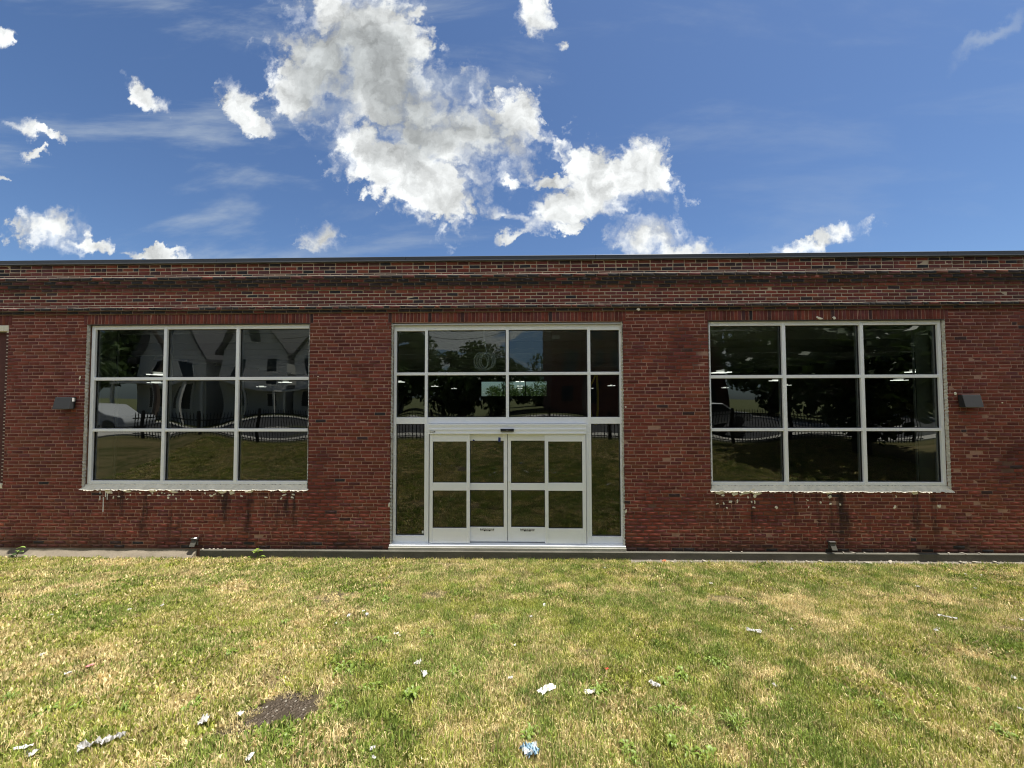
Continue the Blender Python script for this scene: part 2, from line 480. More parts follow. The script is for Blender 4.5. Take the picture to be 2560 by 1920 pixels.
def dry_mask(x, y):
    n = fbm(x*0.9+4, y*0.9+8, 31, 5)
    s = 0.26+np.clip((n-0.34)*2.6, 0, 1)*0.36
    n2 = fbm(x*3.3, y*3.3, 41, 4)
    for cx, cy, a, b_ in STRAW:
        d = np.sqrt(((x-cx)/a)**2+((y-cy)/b_)**2)
        s = np.maximum(s, 0.86*np.clip((1.0-d+(n2-0.5)*2.2)/0.8, 0, 1))
    s = s-0.22*np.exp(-((x-0.7)/1.9)**2-((y+3.0)/1.7)**2)
    s = s+(n2-0.5)*0.7+(fbm(x*9, y*9, 43, 3)-0.5)*1.1+0.05
    return np.clip(s, 0.05, 0.99)


def make_ground():
    xs = np.concatenate([[-400, -150, -60, -30, -20], np.arange(-14, 14.01, 0.09), [20, 30, 60, 150, 400]])
    ys = np.concatenate([[-400, -150, -60, -30, -20, -12], np.arange(-9, -0.05, 0.09), [0.05, 2, 10, 30, 60, 150, 400]])
    X, Y = np.meshgrid(xs, ys)
    Z = ground_z(X, Y)
    Z = Z - 0.012*soil_mask(X.ravel(), Y.ravel()).reshape(X.shape)
    V = np.stack([X, Y, Z], -1).reshape(-1, 3)
    nx, ny = len(xs), len(ys)
    i, j = np.meshgrid(np.arange(nx-1), np.arange(ny-1))
    a = (j*nx+i).ravel()
    F = np.stack([a, a+1, a+nx+1, a+nx], -1)
    so_ = soil_mask(V[:, 0], V[:, 1]); dr = dry_mask(V[:, 0], V[:, 1])
    cols = np.stack([so_, dr, np.zeros_like(dr)], -1)
    me = np_mesh('lawn', V, F, cols, smooth=True)
    m, b = new_mat('lawn_ground')
    at = b.n('ShaderNodeAttribute', {'attribute_name': 'Col'}).outputs['Color']
    s, d, _ = b.n('ShaderNodeSeparateColor', None, {0: at}).outputs[:3]
    pos = b.n('ShaderNodeNewGeometry').outputs['Position']
    n1 = b.noise(pos, 40, 6, 0.7); n2 = b.noise(pos, 170, 5, 0.7)
    soil = b.mix(b.math('MULTIPLY', b.math('ADD', n1, n2), 0.5), (0.030, 0.023, 0.016), (0.17, 0.135, 0.098))
    thatch = b.mix(n2, (0.13, 0.09, 0.045), (0.40, 0.31, 0.16))
    green = b.mix(n2, (0.03, 0.036, 0.010), (0.11, 0.12, 0.035))
    c = b.mix(d, green, thatch)
    c = b.mix(s, c, soil)
    far = b.step(b.sep(pos)[1], -9.0, -7.9)
    c = b.mix(b.math('SUBTRACT', 1.0, far), c, (0.12, 0.13, 0.06))
    me.materials.append(finish(m, b, b.n('ShaderNodeBsdfPrincipled', None, {'Base Color': c, 'Roughness': 0.95, 'Specular IOR Level': 0.1,
                        'Normal': bump(b, b.math('ADD', n1, n2), 1.0, 0.03)})))
    o = link('lawn', me)
    tag(o, kind='structure')


make_ground()

# ------------------------------------------------------------------ the brick building
bld = empty('brick_building', (0, 0, 0))
tag(bld, 'low red brick building with glazed entrance between two large windows', 'building')
H0 = 0.0667
BX = 0.2175
XL, XR = -17.0, 17.0
ZT = 5.518
# openings: x0, x1, z0, z1
OPEN = [(-15.6, -10.085, 1.134, 4.335), (-8.51, -4.07, 1.134, 4.335), (-2.485, 1.968, 0.062, 4.335), (3.574, 7.985, 1.134, 4.335), (9.62+2.6, 16.4, 1.134, 4.335)]
OPEN = OPEN[:4]


def wall_shell():
    mb = MB()
    y0, y1 = 0.006, 0.36
    xs = [XL]
    for (a, b_, _, _) in OPEN: xs += [a, b_]
    xs.append(XR)
    for k in range(0, len(xs), 2): mb.box(xs[k], xs[k+1], y0, y1, -0.3, 4.335)
    for (a, b_, z0, z1) in OPEN: mb.box(a, b_, y0, y1, -0.3, z0-0.004)
    mb.box(XL, XR, y0, y1, 4.335, ZT)
    mb.build('mortar_bed', M['mortar'], bld)
    # side and back walls, roof
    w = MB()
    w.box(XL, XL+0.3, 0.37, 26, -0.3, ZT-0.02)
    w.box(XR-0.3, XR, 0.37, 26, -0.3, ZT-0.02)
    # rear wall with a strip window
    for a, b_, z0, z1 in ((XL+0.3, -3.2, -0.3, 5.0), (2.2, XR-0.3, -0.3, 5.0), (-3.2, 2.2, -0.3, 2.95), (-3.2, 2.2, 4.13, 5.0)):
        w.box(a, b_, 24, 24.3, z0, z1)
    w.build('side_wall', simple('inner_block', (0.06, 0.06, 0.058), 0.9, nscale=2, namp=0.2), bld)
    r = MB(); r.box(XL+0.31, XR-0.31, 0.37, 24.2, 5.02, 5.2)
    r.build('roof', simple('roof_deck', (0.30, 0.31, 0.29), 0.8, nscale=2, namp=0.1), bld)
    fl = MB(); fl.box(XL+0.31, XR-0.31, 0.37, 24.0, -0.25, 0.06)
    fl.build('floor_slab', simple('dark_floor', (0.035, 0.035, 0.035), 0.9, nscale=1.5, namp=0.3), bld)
    # back window bars
    for x in (-3.2, -1.4, 0.4, 2.15):
        bb = MB(); bb.box(x, x+0.07, 23.9, 23.99, 2.95, 4.13); bb.build('rear_window_bar', M['steel'], bld)
    # joists under the roof
    jmat = simple('joist_paint', (0.75, 0.77, 0.70), 0.7, nscale=3, namp=0.1)
    first = None
    y = 1.0
    while y < 23:
        if first is None:
            j = MB(); j.box(XL+0.4, XR-0.4, 0, 0.16, 0, 0.05); j.box(XL+0.4, XR-0.4, 0.06, 0.10, 0.05, 0.34); j.box(XL+0.4, XR-0.4, 0.0, 0.16, 0.34, 0.38)
            first = j.build('roof_joist', jmat, bld); first.location = (0, y, 4.62)
        else:
            o = first.copy(); col.objects.link(o); o.location = (0, y, 4.62)
        y += 1.75


wall_shell()


def intervals(z0, z1, extra=()):
    """free x-intervals of a course"""
    cuts = [(a, b_) for (a, b_, q0, q1) in OPEN if q0 < z1-0.01 and q1 > z0+0.01] + list(extra)
    cuts.sort()
    out = []; x = XL
    for a, b_ in cuts:
        if a > x: out.append((x, a))
        x = max(x, b_)
    if x < XR: out.append((x, XR))
    return out


PAL = {  # base colours of the fired clay
    'red': (0.205, 0.052, 0.037), 'dark': (0.138, 0.038, 0.031), 'brown': (0.185, 0.062, 0.037), 'plum': (0.150, 0.046, 0.046),
    'black': (0.034, 0.032, 0.038), 'orange': (0.28, 0.078, 0.046)}


def pick_colours(n, zone, xs, zs):
    names = list(PAL)
    P = {'main': [0.46, 0.24, 0.15, 0.125, 0.010, 0.015], 'cap': [0.16, 0.16, 0.10, 0.22, 0.33, 0.03], 'corbel': [0.05, 0.12, 0.03, 0.18, 0.61, 0.01],
         'frieze': [0.34, 0.20, 0.13, 0.24, 0.07, 0.02], 'soldier': [0.30, 0.32, 0.06, 0.28, 0.04, 0.0], 'foot': [0.2, 0.35, 0.2, 0.1, 0.15, 0.0]}
    arr = np.array([PAL[k] for k in names])
    idx = rng.choice(len(names), n, p=P[zone])
    c = arr[idx]
    mixr = rng.random((n, 1))*(0.15 if zone == 'corbel' else 0.45)
    c = c*(1-mixr)+arr[rng.choice(len(names), n, p=P[zone])]*mixr
    return c*rng.uniform(0.80, 1.20, (n, 1))


BR = []   # x0,x1,z0,z1,y,zone


def course(z0, z1, y, zone, header=False, phase=0.0, extra=()):
    j = 0.0145
    for (a, b_) in intervals(z0, z1, extra):
        edges = []
        # running positions on a global lattice
        if header:
            per = BX*1.5; k0 = math.floor((a-phase)/per)
            p = []
            for k in range(k0, k0+int((b_-a)/per)+3): p += [phase+k*per, phase+k*per+BX]
        else:
            k0 = math.floor((a-phase)/BX)
            p = [phase+k*BX for k in range(k0, k0+int((b_-a)/BX)+3)]
        p = [q+rng.normal(0, 0.004) for q in p if a+0.035 < q < b_-0.035]
        e = [a]+p+[b_]
        for s, t in zip(e[:-1], e[1:]):
            BR.append((s+j/2 if s > a else s+0.002, t-j/2 if t < b_ else t-0.002, z0+j/2, z1-j/2, y, zone))


def lay_bricks():
    # field below the soldier course
    nrow = 65
    for r_ in range(nrow):
        z0 = r_*H0 + 0.008
        ph = (BX/2 if r_ % 2 else 0.0) + 0.03*math.sin(r_*1.7)
        hd = (r_ % 6) == 3
        course(z0, z0+H0, 0.0, 'foot' if r_ < 2 else 'main', hd, ph+(0.055 if hd else 0))
    # between head of openings and the lower ledge: soldiers above openings, courses elsewhere
    z = 4.343
    sold = [(a-0.06 if a > -10 else a, b_+0.06) for (a, b_, _, _) in OPEN]
    hu = 0.0625
    for r_ in range(3):
        course(z, z+hu, 0.0, 'main', False, BX/2*(r_ % 2), extra=sold)
        z += hu
    for a, b_ in sold:
        n = int(round((b_-a)/0.0700)); w = (b_-a)/n
        for k in range(n):
            BR.append((a+k*w+0.005, a+(k+1)*w-0.005, 4.343, 4.343+3*hu-0.006, 0.0, 'soldier'))
    # lower ledge: two corbelled courses
    z = 4.343+3*hu
    hl = (4.648-z)/2
    course(z, z+hl, -0.042, 'corbel', False, 0.05); z += hl
    course(z, z+hl, -0.085, 'corbel', True, 0.11); z += hl
    # frieze
    hf = (5.238-z)/9
    for r_ in range(5):
        course(z, z+hf, 0.0, 'frieze', False, BX/2*(r_ % 2)); z += hf
    for r_, y in enumerate((-0.022, -0.045, -0.068, -0.092)):
        course(z, z+hf, y, 'frieze' if r_ == 0 else 'corbel', r_ == 0, BX/2*(r_ % 2)+0.04); z += hf
    hc = (ZT-z)/4
    for r_ in range(4):
        course(z, z+hc, 0.0, 'cap', r_ == 2, BX/2*(r_ % 2)); z += hc


lay_bricks()


def brick_arrays(B, jit=True):
    n = len(B)
    a = np.array([b_[:5] for b_ in B])
    x0, x1, z0, z1, y = a.T
    y = y + (rng.normal(0, 0.0016, n) if jit else 0)
    c = 0.0035
    back = 0.034
    V = np.empty((n, 12, 3))
    sx = [x0, x1, x1, x0]; sz = [z0, z0, z1, z1]
    ox = [c, -c, -c, c]; oz = [c, c, -c, -c]
    for k in range(4):
        V[:, k] = np.stack([sx[k]+ox[k], y, sz[k]+oz[k]], -1)
        V[:, 4+k] = np.stack([sx[k], y+c*1.2, sz[k]], -1)
        V[:, 8+k] = np.stack([sx[k], y+back+np.where(y < -0.01, 0.1, 0), sz[k]], -1)
    if jit:
        jt = rng.normal(0, 0.0018, (n, 4, 3)); jt[..., 1] *= 0.8
        V[:, 0:4] += jt; V[:, 4:8] += jt*0.9
        tl = rng.normal(0, 0.008, (n, 1))
        V[:, 0:8, 1] += (V[:, 0:8, 0]-((x0+x1)/2)[:, None])*tl
    F0 = [(0, 1, 2, 3)]
    for k in range(4):
        k2 = (k+1) % 4
        F0 += [(4+k, 4+k2, k2, k), (8+k, 8+k2, 4+k2, 4+k)]
    F = (np.arange(n)[:, None, None]*12 + np.array(F0)[None]).reshape(-1, 4)
    return V, F


def build_bricks():
    proj = []
    for i, b_ in enumerate(BR):
        w = b_[1]-b_[0]; h = b_[3]-b_[2]
        cx, cz = (b_[0]+b_[1])/2, (b_[2]+b_[3])/2
        dv = Vector((cx, b_[4], cz))-EYE
        depth = dv.dot(fw)
        px = dv.dot(rt2)/depth*386; py = dv.dot(up2)/depth*386
        vis = abs(px) < 500 and abs(py) < 370
        proj.append(w*h/depth**2 if (vis and b_[4] == 0.0 and abs(w-(BX-0.0145)) < 0.018 and abs(h-(H0-0.0145)) < 0.002) else 0)
    order = np.argsort(-np.array(proj))
    single = set(int(i) for i in order[:300])
    # one fired brick and two slightly different ones shared by the singles
    protos = []
    for k in range(4):
        V, F = brick_arrays([(-BX/2+0.00725, BX/2-0.00725, -H0/2+0.00725, H0/2-0.00725, 0.0, 'main')])
        protos.append(np_mesh('brick', V.reshape(-1, 3), F))
        protos[-1].materials.append(M['brick_one'])
    cols = np.zeros((len(BR), 3))
    for zone in ('main', 'cap', 'corbel', 'frieze', 'soldier', 'foot'):
        ii = [i for i, b_ in enumerate(BR) if b_[5] == zone]
        cols[ii] = pick_colours(len(ii), zone, None, None)
    # rows and clumps drift a little in colour, as separate firings do
    cx = np.array([(b_[0]+b_[1])/2 for b_ in BR]); cz = np.array([(b_[2]+b_[3])/2 for b_ in BR])
    drift = 0.88+0.24*fbm(cx*0.8+40, cz*1.6+7, 55, 3)
    cols *= drift[:, None]
    for i in sorted(single):
        b_ = BR[i]
        o = link('brick', protos[i % 4], bld)
        o.location = ((b_[0]+b_[1])/2, b_[4]+rng.normal(0, 0.0012), (b_[2]+b_[3])/2)
        o.scale = ((b_[1]-b_[0])/(BX-0.0145), 1, 1)
        o.color = (*cols[i], 1)
    rest = [i for i in range(len(BR)) if i not in single]
    V, F = brick_arrays([BR[i] for i in rest])
    C = np.repeat(cols[rest], 12, axis=0)
    me = np_mesh('brickwork', V.reshape(-1, 3), F, C)
    me.materials.append(M['brick'])
    tag(link('brickwork', me, bld), kind='stuff')
    # mortar behind the projecting courses and the pale weathering on their tops
    mb = MB()
    hu = 0.0625; z = 4.343+3*hu; hl = (4.648-z)/2
    mb.box(XL, XR, -0.034, 0.008, z+0.004, z+hl)
    mb.box(XL, XR, -0.077, 0.006, z+hl+0.001, z+2*hl-0.004)
    z = 4.648; hf = (5.238-z)/9; z += 5*hf
    for k, y in enumerate((-0.014, -0.037, -0.060, -0.084)):
        mb.box(XL, XR, y, 0.007, z+k*hf+0.004, z+(k+1)*hf-0.001)
    mb.build('ledge_mortar', simple('sooty_mortar', (0.21, 0.16, 0.13), 0.95, nscale=5, namp=0.6), bld)
    for zt, yt in ((4.648, -0.088), (5.238, -0.095)):
        xs = np.arange(XL, XR, 0.05); v = []; f = []
        nz = rng.normal(0, 1, len(xs)); nz = np.convolve(nz, np.ones(5)/5, 'same')
        for k, x in enumerate(xs):
            q = nz[k]
            v += [(x, yt+0.004*q, zt-0.005+0.003*q), (x, yt+0.002+0.004*q, zt+0.004+0.004*q), (x, 0.006, zt+0.026+0.006*q)]
        for k in range(len(xs)-1):
            i = 3*k
            f += [(i, i+3, i+4, i+1), (i+1, i+4, i+5, i+2)]
        me = bpy.data.meshes.new('mortar_cap'); me.from_pydata(v, [], f); me.update()
        link('mortar_cap', me, bld, M['cap_mortar'])


build_bricks()


def coping():
    xs = [XL-0.05, -13.2, -9.55, -5.9, -2.2, 1.45, 4.35, 8.02, 11.7, 15.3, XR+0.05]
    for a, b_ in zip(xs[:-1], xs[1:]):
        mb = MB()
        mb.box(a+0.0015, b_-0.0015, -0.062, 0.40, ZT+0.012, 5.604, 0.006)
        o = mb.build('coping_panel', M['coping'], bld)
        l = MB(); l.prism([(a+0.0015, ZT+0.0), (b_-0.0015, ZT+0.0), (b_-0.0015, ZT+0.0118), (a+0.0015, ZT+0.0118)], -0.074, -0.02)
        l.build('drip_edge', M['drip'], o)
    # bricked-up bay at the far end: infill, pale lintel and sill ends
    a, b_ = OPEN[0][0], OPEN[0][1]
    f = MB(); f.box(a+0.004, b_-0.03, 0.12, 0.3, 1.134, 4.2)
    f.build('infill', M['brick_infill'], bld)
    l = MB(); l.box(b_-0.55, b_-0.004, -0.004, 0.11, 4.215, 4.334, 0.008)
    l.build('stone_block', M['pale_mortar'], bld)
    l = MB(); l.box(b_-0.55, b_-0.004, -0.004, 0.11, 1.138, 1.235, 0.008)
    l.build('stone_block', M['pale_mortar'], bld)
    # quoin bricks of that jamb with pale joints
    mb = MB()
    for k in range(44):
        z = 1.24+k*0.0673
        mb.box(b_-0.055, b_-0.002, 0.002+0.006*random.random(), 0.118, z, z+0.053, 0.004)
    q = mb.build('jamb_brick', simple('jamb_brick', (0.085, 0.03, 0.025), 0.9, nscale=30, namp=0.4), bld)
    tag(q, kind='stuff')
    mb = MB(); mb.box(b_-0.05, b_-0.004, 0.012, 0.116, 1.236, 4.214)
    mb.build('jamb_mortar', M['pale_mortar'], bld)


M['brick_infill'] = simple('infill_brick', (0.10, 0.035, 0.03), 0.9, nscale=12, namp=0.4, bmp=0.5)
coping()


# ------------------------------------------------------------------ glazing
def pane(x0, x1, z0, z1, y, parent, bow, name='pane', n=14):
    u = np.linspace(-1, 1, n)
    U, W = np.meshgrid(u, u)
    X = x0+(U+1)/2*(x1-x0); Z = z0+(W+1)/2*(z1-z0)
    ph = random.random()*6
    Y = y + bow*(1-U**2)*(1-W**2) + 0.0004*np.sin(2.3*U+ph)*np.cos(1.9*W+ph*1.7)
    V = np.stack([X, Y, Z], -1).reshape(-1, 3)
    i, j = np.meshgrid(np.arange(n-1), np.arange(n-1))
    a = (j*n+i).ravel()
    F = np.stack([a, a+1, a+n+1, a+n], -1)
    me = np_mesh(name, V, F, smooth=True)
    return link(name, me, parent, M['glass'])


pane(-3.2, 2.2, 2.95, 4.13, 24.02, bld, 0.0, 'rear_pane', 4)


def gasket(x0, x1, z0, z1, y, parent):
    g = 0.012
    mb = MB()
    mb.box(x0, x1, y-0.008, y+0.010, z0, z0+g); mb.box(x0, x1, y-0.008, y+0.010, z1-g, z1)
    mb.box(x0, x0+g, y-0.008, y+0.010, z0+g, z1-g); mb.box(x1-g, x1, y-0.008, y+0.010, z0+g, z1-g)
    return mb.build('gasket', M['gasket'], parent)


def big_window(xb, label, bows):
    """xb: pairs of left/right edges of the four uprights"""
    w = empty('window'); w.parent = bld; w['label'] = label
    y0, y1 = 0.065, 0.20
    zb = [(1.218, 1.280), (2.235, 2.292), (3.240, 3.300), (4.248, 4.325)]
    for k in range(4):
        a, b_ = xb[2*k], xb[2*k+1]
        mb = MB(); mb.box(a, b_, y0, y1, 1.218, 4.325, 0.003); mb.build('mullion', M['alu'], w)
    for r_, (z0, z1) in enumerate(zb):
        for k in range(3):
            mb = MB(); mb.box(xb[2*k+1], xb[2*k+2], y0+0.002, y1-0.002, z0, z1, 0.003); mb.build('rail', M['alu'], w)
    for r_ in range(3):
        for k in range(3):
            a, b_ = xb[2*k+1], xb[2*k+2]; z0, z1 = zb[r_][1], zb[r_+1][0]
            pane(a, b_, z0, z1, 0.115, w, bows[r_][k])
            gasket(a, b_, z0, z1, 0.112, w)
    a, b_ = xb[0]-0.06, xb[-1]+0.06
    mb = MB(); mb.box(max(a, xb[0]-0.035), min(b_, xb[-1]+0.02), 0.004, 0.075, 4.327, 4.341)
    mb.build('steel_lintel', M['steel'], w)
    return w


c4 = 0.0042
BOW1 = [[c4*.6, c4, -c4*.9], [c4*.5, c4, -c4], [c4, c4*.8, -c4*.6]]
BOW2 = [[-c4, c4*.4, -c4*.8], [-c4*.7, c4*.5, -c4], [c4*.4, c4*.3, -c4*.5]]
WL = [-8.472, -8.402, -7.019, -6.955, -5.572, -5.506, -4.124, -4.085]
WR = [3.600, 3.643, 4.998, 5.066, 6.459, 6.525, 7.907, 7.966]
big_window(WL, 'window with pale houses mirrored in its top row of panes', BOW1)
big_window(WR, 'window with a dark tree mirrored in its panes', BOW2)


def rough_strip(name, x0, x1, z0, z1, y0, y1, mat, seed, side=None, amp=0.012):
    """lumpy mortar or chipped brick strip on a jamb or sill"""
    r_ = np.random.default_rng(seed)
    vert = (z1-z0) > (x1-x0)
    L = (z1-z0) if vert else (x1-x0)
    n = max(8, int(L/0.022)); m_ = 5
    v = []; f = []
    base = fbm(np.arange(n)*0.35, np.zeros(n)+seed, seed, 4)-0.5
    for i in range(n+1):
        t = i/n; k = base[min(i, n-1)]
        course_k = 0.010 if vert and ((z0+t*L) % H0) < 0.014 else 0
        for j in range(m_):
            s = j/(m_-1)
            prof = math.sin(s*math.pi)
            jj = r_.normal(0, amp*0.35)
            if vert:
                sg = 1 if side == 'L' else -1
                x = (x0 if side == 'L' else x1) + sg*(0.004+(x1-x0)*(0.35+0.65*prof)*(1+k*1.2)+jj-course_k)
                v.append((x, y0+(y1-y0)*s, z0+t*L))
            else:
                z = z0+(z1-z0)*s + jj*0.7 + (k*0.05 if j == 0 else 0)
                y = y0+(y1-y0)*s**0.8 + k*0.02*prof + jj*0.6
                v.append((x0+t*L, y, z))
    for i in range(n):
        for j in range(m_-1):
            a = i*m_+j
            f.append((a, a+m_, a+m_+1, a+1) if not vert or side == 'R' else (a, a+1, a+m_+1, a+m_))
    me = bpy.data.meshes.new(name); me.from_pydata(v, [], f); me.update()
    return link(name, me, bld, mat)


for (a, b_, wa, wb, sd) in ((-8.51, -4.07, WL[0], WL[-1], 1), (3.574, 7.985, WR[0], WR[-1], 2)):
    rough_strip('chipped_jamb', a, a+0.020, 1.14, 4.33, -0.001, 0.064, M['chipped'], 10+sd, 'L')
    rough_strip('chipped_jamb', b_-0.020, b_, 1.14, 4.33, -0.001, 0.064, M['chipped'], 20+sd, 'R')
    rough_strip('mortar_sill', a-0.02, b_+0.02, 1.118, 1.216, -0.032, 0.070, M['pale_mortar'], 30+sd)
rough_strip('chipped_jamb', -2.485, -2.462, 0.10, 4.33, -0.001, 0.10, M['chipped'], 41, 'L')
rough_strip('chipped_jamb', 1.945, 1.968, 0.10, 4.33, -0.001, 0.10, M['chipped'], 42, 'R')


for a, b_ in ((-8.51, -4.07), (3.574, 7.985)):
    for x0, x1 in ((a-0.012, a+0.012), (b_-0.012, b_+0.012)):
        mb = MB(); mb.box(x0, x1, 0.203, 0.56, 1.14, 4.33); mb.build('plaster_reveal', M['plaster'], bld)
        mb = MB(); xx = x0+0.03 if x0 < (a+b_)/2 else x1-0.055; mb.box(xx, xx+0.025, 0.57, 0.60, 1.0, 4.5); mb.build('stud', M['alu_dark'], bld)


# ------------------------------------------------------------------ entrance
def entrance():
    e = empty('entrance_frame'); e.parent = bld
    y0, y1 = 0.10, 0.22
    ups = [(-2.462, -2.409, 0.102, 4.335), (-1.852, -1.798, 0.102, 4.290), (-0.271, -0.216, 2.503, 4.201), (1.306, 1.363, 0.102, 4.290), (1.920, 1.966, 0.102, 4.335)]
    for a, b_, z0, z1 in ups:
        mb = MB(); mb.box(a, b_, y0, y1, z0, z1, 0.003); mb.build('mullion', M['alu'], e)
    cols_ = [(-2.409, -1.852), (-1.798, -0.271), (-0.216, 1.306), (1.363, 1.920)]
    def bar(name, x0, x1, z0, z1, d):
        q = MB(); q.box(x0, x1, y0+d, y1-d, z0, z1, 0.003); q.build(name, M['alu'], e)
    bar('head_rail', -2.409, -1.852, 4.188, 4.290, .002); bar('head_rail', -1.798, 1.306, 4.201, 4.290, .002); bar('head_rail', 1.363, 1.920, 4.188, 4.290, .002)
    mb = MB(); mb.box(-2.462, 0.62, 0.035, 0.098, 4.292, 4.322, 0.003); mb.build('drip_cap', M['alu_dark'], e)
    mb = MB(); mb.box(0.624, 1.966, 0.037, 0.098, 4.292, 4.322, 0.003); mb.build('drip_cap', M['alu_dark'], e)
    for a, b_ in cols_: bar('rail', a, b_, 3.321, 3.376, .002)
    bar('transom_rail', -2.409, -1.852, 2.376, 2.503, .004); bar('transom_rail', -1.798, 1.306, 2.382, 2.503, .004); bar('transom_rail', 1.363, 1.920, 2.376, 2.503, .004)
    bar('bottom_rail', -2.409, -1.852, 0.102, 0.236, .002); bar('bottom_rail', 1.363, 1.920, 0.102, 0.236, .002)
    bw = [0.0022, -0.0034, 0.0030, -0.0022]
    for k, (a, b_) in enumerate(cols_):
        pane(a, b_, 3.376, 4.201 if k in (1, 2) else 4.188, 0.150, e, bw[k]); gasket(a, b_, 3.376, 4.201 if k in (1, 2) else 4.188, 0.147, e)
        pane(a, b_, 2.503, 3.321, 0.150, e, -bw[k]*0.7); gasket(a, b_, 2.503, 3.321, 0.147, e)
    for a, b_ in (cols_[0], cols_[3]):
        pane(a, b_, 0.236, 2.376, 0.150, e, 0.0012, n=20); gasket(a, b_, 0.236, 2.376, 0.147, e)
    mb = MB(); mb.box(-1.798, -1.765, y0-.012, y1, 0.102, 2.380, 0.003); mb.build('door_post', M['alu'], e)
    mb = MB(); mb.box(1.262, 1.306, y0-.012, y1, 0.102, 2.380, 0.003); mb.build('door_post', M['alu'], e)
    mb = MB(); mb.box(-2.49, 1.97, -0.02, 0.25, 0.064, 0.101, 0.006); mb.build('threshold', M['alu'], e)
    # operator header box with its ribs
    h = MB(); h.box(-1.752, 1.250, 0.020, 0.098, 2.186, 2.380, 0.004)
    h.box(-1.752, 1.250, 0.012, 0.0198, 2.345, 2.378, 0.003); h.box(-1.752, 1.250, 0.012, 0.0198, 2.262, 2.292, 0.003); h.box(-1.752, 1.250, 0.012, 0.0198, 2.188, 2.210, 0.003)
    hd = h.build('operator_header', M['alu'], bld)
    s = MB(); s.box(-0.372, -0.120, -0.030, 0.0115, 2.238, 2.290, 0.008); sn = s.build('motion_sensor', M['blacks'], hd)
    s = MB(); s.box(-0.267, -0.228, 0.0, 0.0, 0, 0) if False else s.box(-0.266, -0.226, -0.0315, -0.0302, 2.262, 2.270); s.build('sensor_badge', M['nameplate'], hd)
    s = MB(); s.box(-1.729, -1.628, 0.008, 0.0195, 2.222, 2.250, 0.002); s.build('nameplate', M['nameplate'], hd)
    s = MB(); s.box(-1.722, -1.650, 0.0062, 0.0078, 2.230, 2.241); s.build('nameplate_strip', M['white'], hd)


entrance()


def door_leaf(name, x0, x1, gx0, gx1, z0, z1, gl, gu, y0, y1, extra=None):
    lf = empty(name); lf.parent = bld
    mb = MB()
    mb.box(x0, gx0, y0, y1, z0, z1, 0.004); mb.build('stile', M['alu'], lf)
    mb = MB(); mb.box(gx1, x1, y0, y1, z0, z1, 0.004); mb.build('stile', M['alu'], lf)
    for (a, b_) in ((z0, gl[0]), (gl[1], gu[0]), (gu[1], z1)):
        mb = MB(); mb.box(gx0, gx1, y0+0.003, y1-0.003, a, b_, 0.004); mb.build('rail', M['alu'], lf)
    for g in (gl, gu):
        pane(gx0, gx1, g[0], g[1], y0+0.028, lf, random.uniform(-0.0010, 0.0010)); gasket(gx0, gx1, g[0], g[1], y0+0.026, lf)
    return lf


door_leaf('door_leaf', -1.740, -0.966, -1.679, -1.028, 0.112, 2.182, (0.398, 1.107), (1.258, 2.041), 0.050, 0.092)
door_leaf('door_leaf', 0.470, 1.249, 0.535, 1.183, 0.112, 2.182, (0.398, 1.107), (1.258, 2.041), 0.050, 0.092)
lfA = door_leaf('sliding_leaf', -1.030, -0.250, -0.970, -0.318, 0.128, 2.180, (0.404, 1.106), (1.240, 2.051), 0.100, 0.142)
lfB = door_leaf('sliding_leaf', -0.240, 0.535, -0.178, 0.474, 0.128, 2.180, (0.404, 1.106), (1.240, 2.051), 0.100, 0.142)


def sticker_material():
    m, b = new_mat('safety_sticker')
    uv = b.n('ShaderNodeTexCoord').outputs['Generated']
    x, y, z = b.sep(uv)[:3]
    lines = b.math('GREATER_THAN', b.noise(b.comb(b.math('MULTIPLY', x, 34), b.math('MULTIPLY', z, 5)), 1.0, 2), 0.5)
    upper = b.math('MULTIPLY', b.math('GREATER_THAN', z, 0.45), b.math('LESS_THAN', b.math('ABSOLUTE', b.math('SUBTRACT', x, 0.5)), 0.46))
    lowl = b.math('MULTIPLY', b.math('LESS_THAN', z, 0.36), b.math('GREATER_THAN', b.math('ABSOLUTE', b.math('SUBTRACT', x, 0.5)), 0.24))
    mid = b.math('MULTIPLY', b.math('LESS_THAN', z, 0.36), b.math('LESS_THAN', b.math('ABSOLUTE', b.math('SUBTRACT', x, 0.5)), 0.13))
    k = b.math('MAXIMUM', b.math('MULTIPLY', upper, lines), b.math('MAXIMUM', b.math('MULTIPLY', lowl, 0.9), b.math('MULTIPLY', mid, 0.45)))
    c = b.mix(k, (0.02, 0.02, 0.025), (0.75, 0.75, 0.75))
    return finish(m, b, b.n('ShaderNodeBsdfPrincipled', None, {'Base Color': c, 'Roughness': 0.5}))


M['sticker'] = sticker_material()
for lf, (a, b_) in ((lfA, (-0.772, -0.504)), (lfB, (-0.002, 0.266))):
    mb = MB(); mb.box(a, b_, 0.1008, 0.1025, 0.326, 0.376); mb.build('door_sticker', M['sticker'], lf)
t = MB(); t.prism([(-0.918, 2.055), (-0.876, 2.045), (-0.880, 2.064), (-0.912, 2.078)], 0.1000, 0.1018); t.build('tape_scrap', M['blue'], lfA)
t = MB(); t.prism([(-0.423, 2.035), (-0.378, 2.035), (-0.376, 2.112), (-0.421, 2.116)], 0.1000, 0.1018); t.build('tape_strip', M['blue'], lfA)
t = MB(); t.tube([(-0.209, 0.100, 1.262), (-0.209, 0.086, 1.262)], 0.018, 10); t.build('lock_cylinder', M['white'], lfB)
t = MB(); t.prism([(-1.905, 0.262), (-1.872, 0.262), (-1.868, 0.305), (-1.888, 0.322), (-1.908, 0.300)], 0.1455, 0.1475); t.build('paper_tag', M['white'], bld)

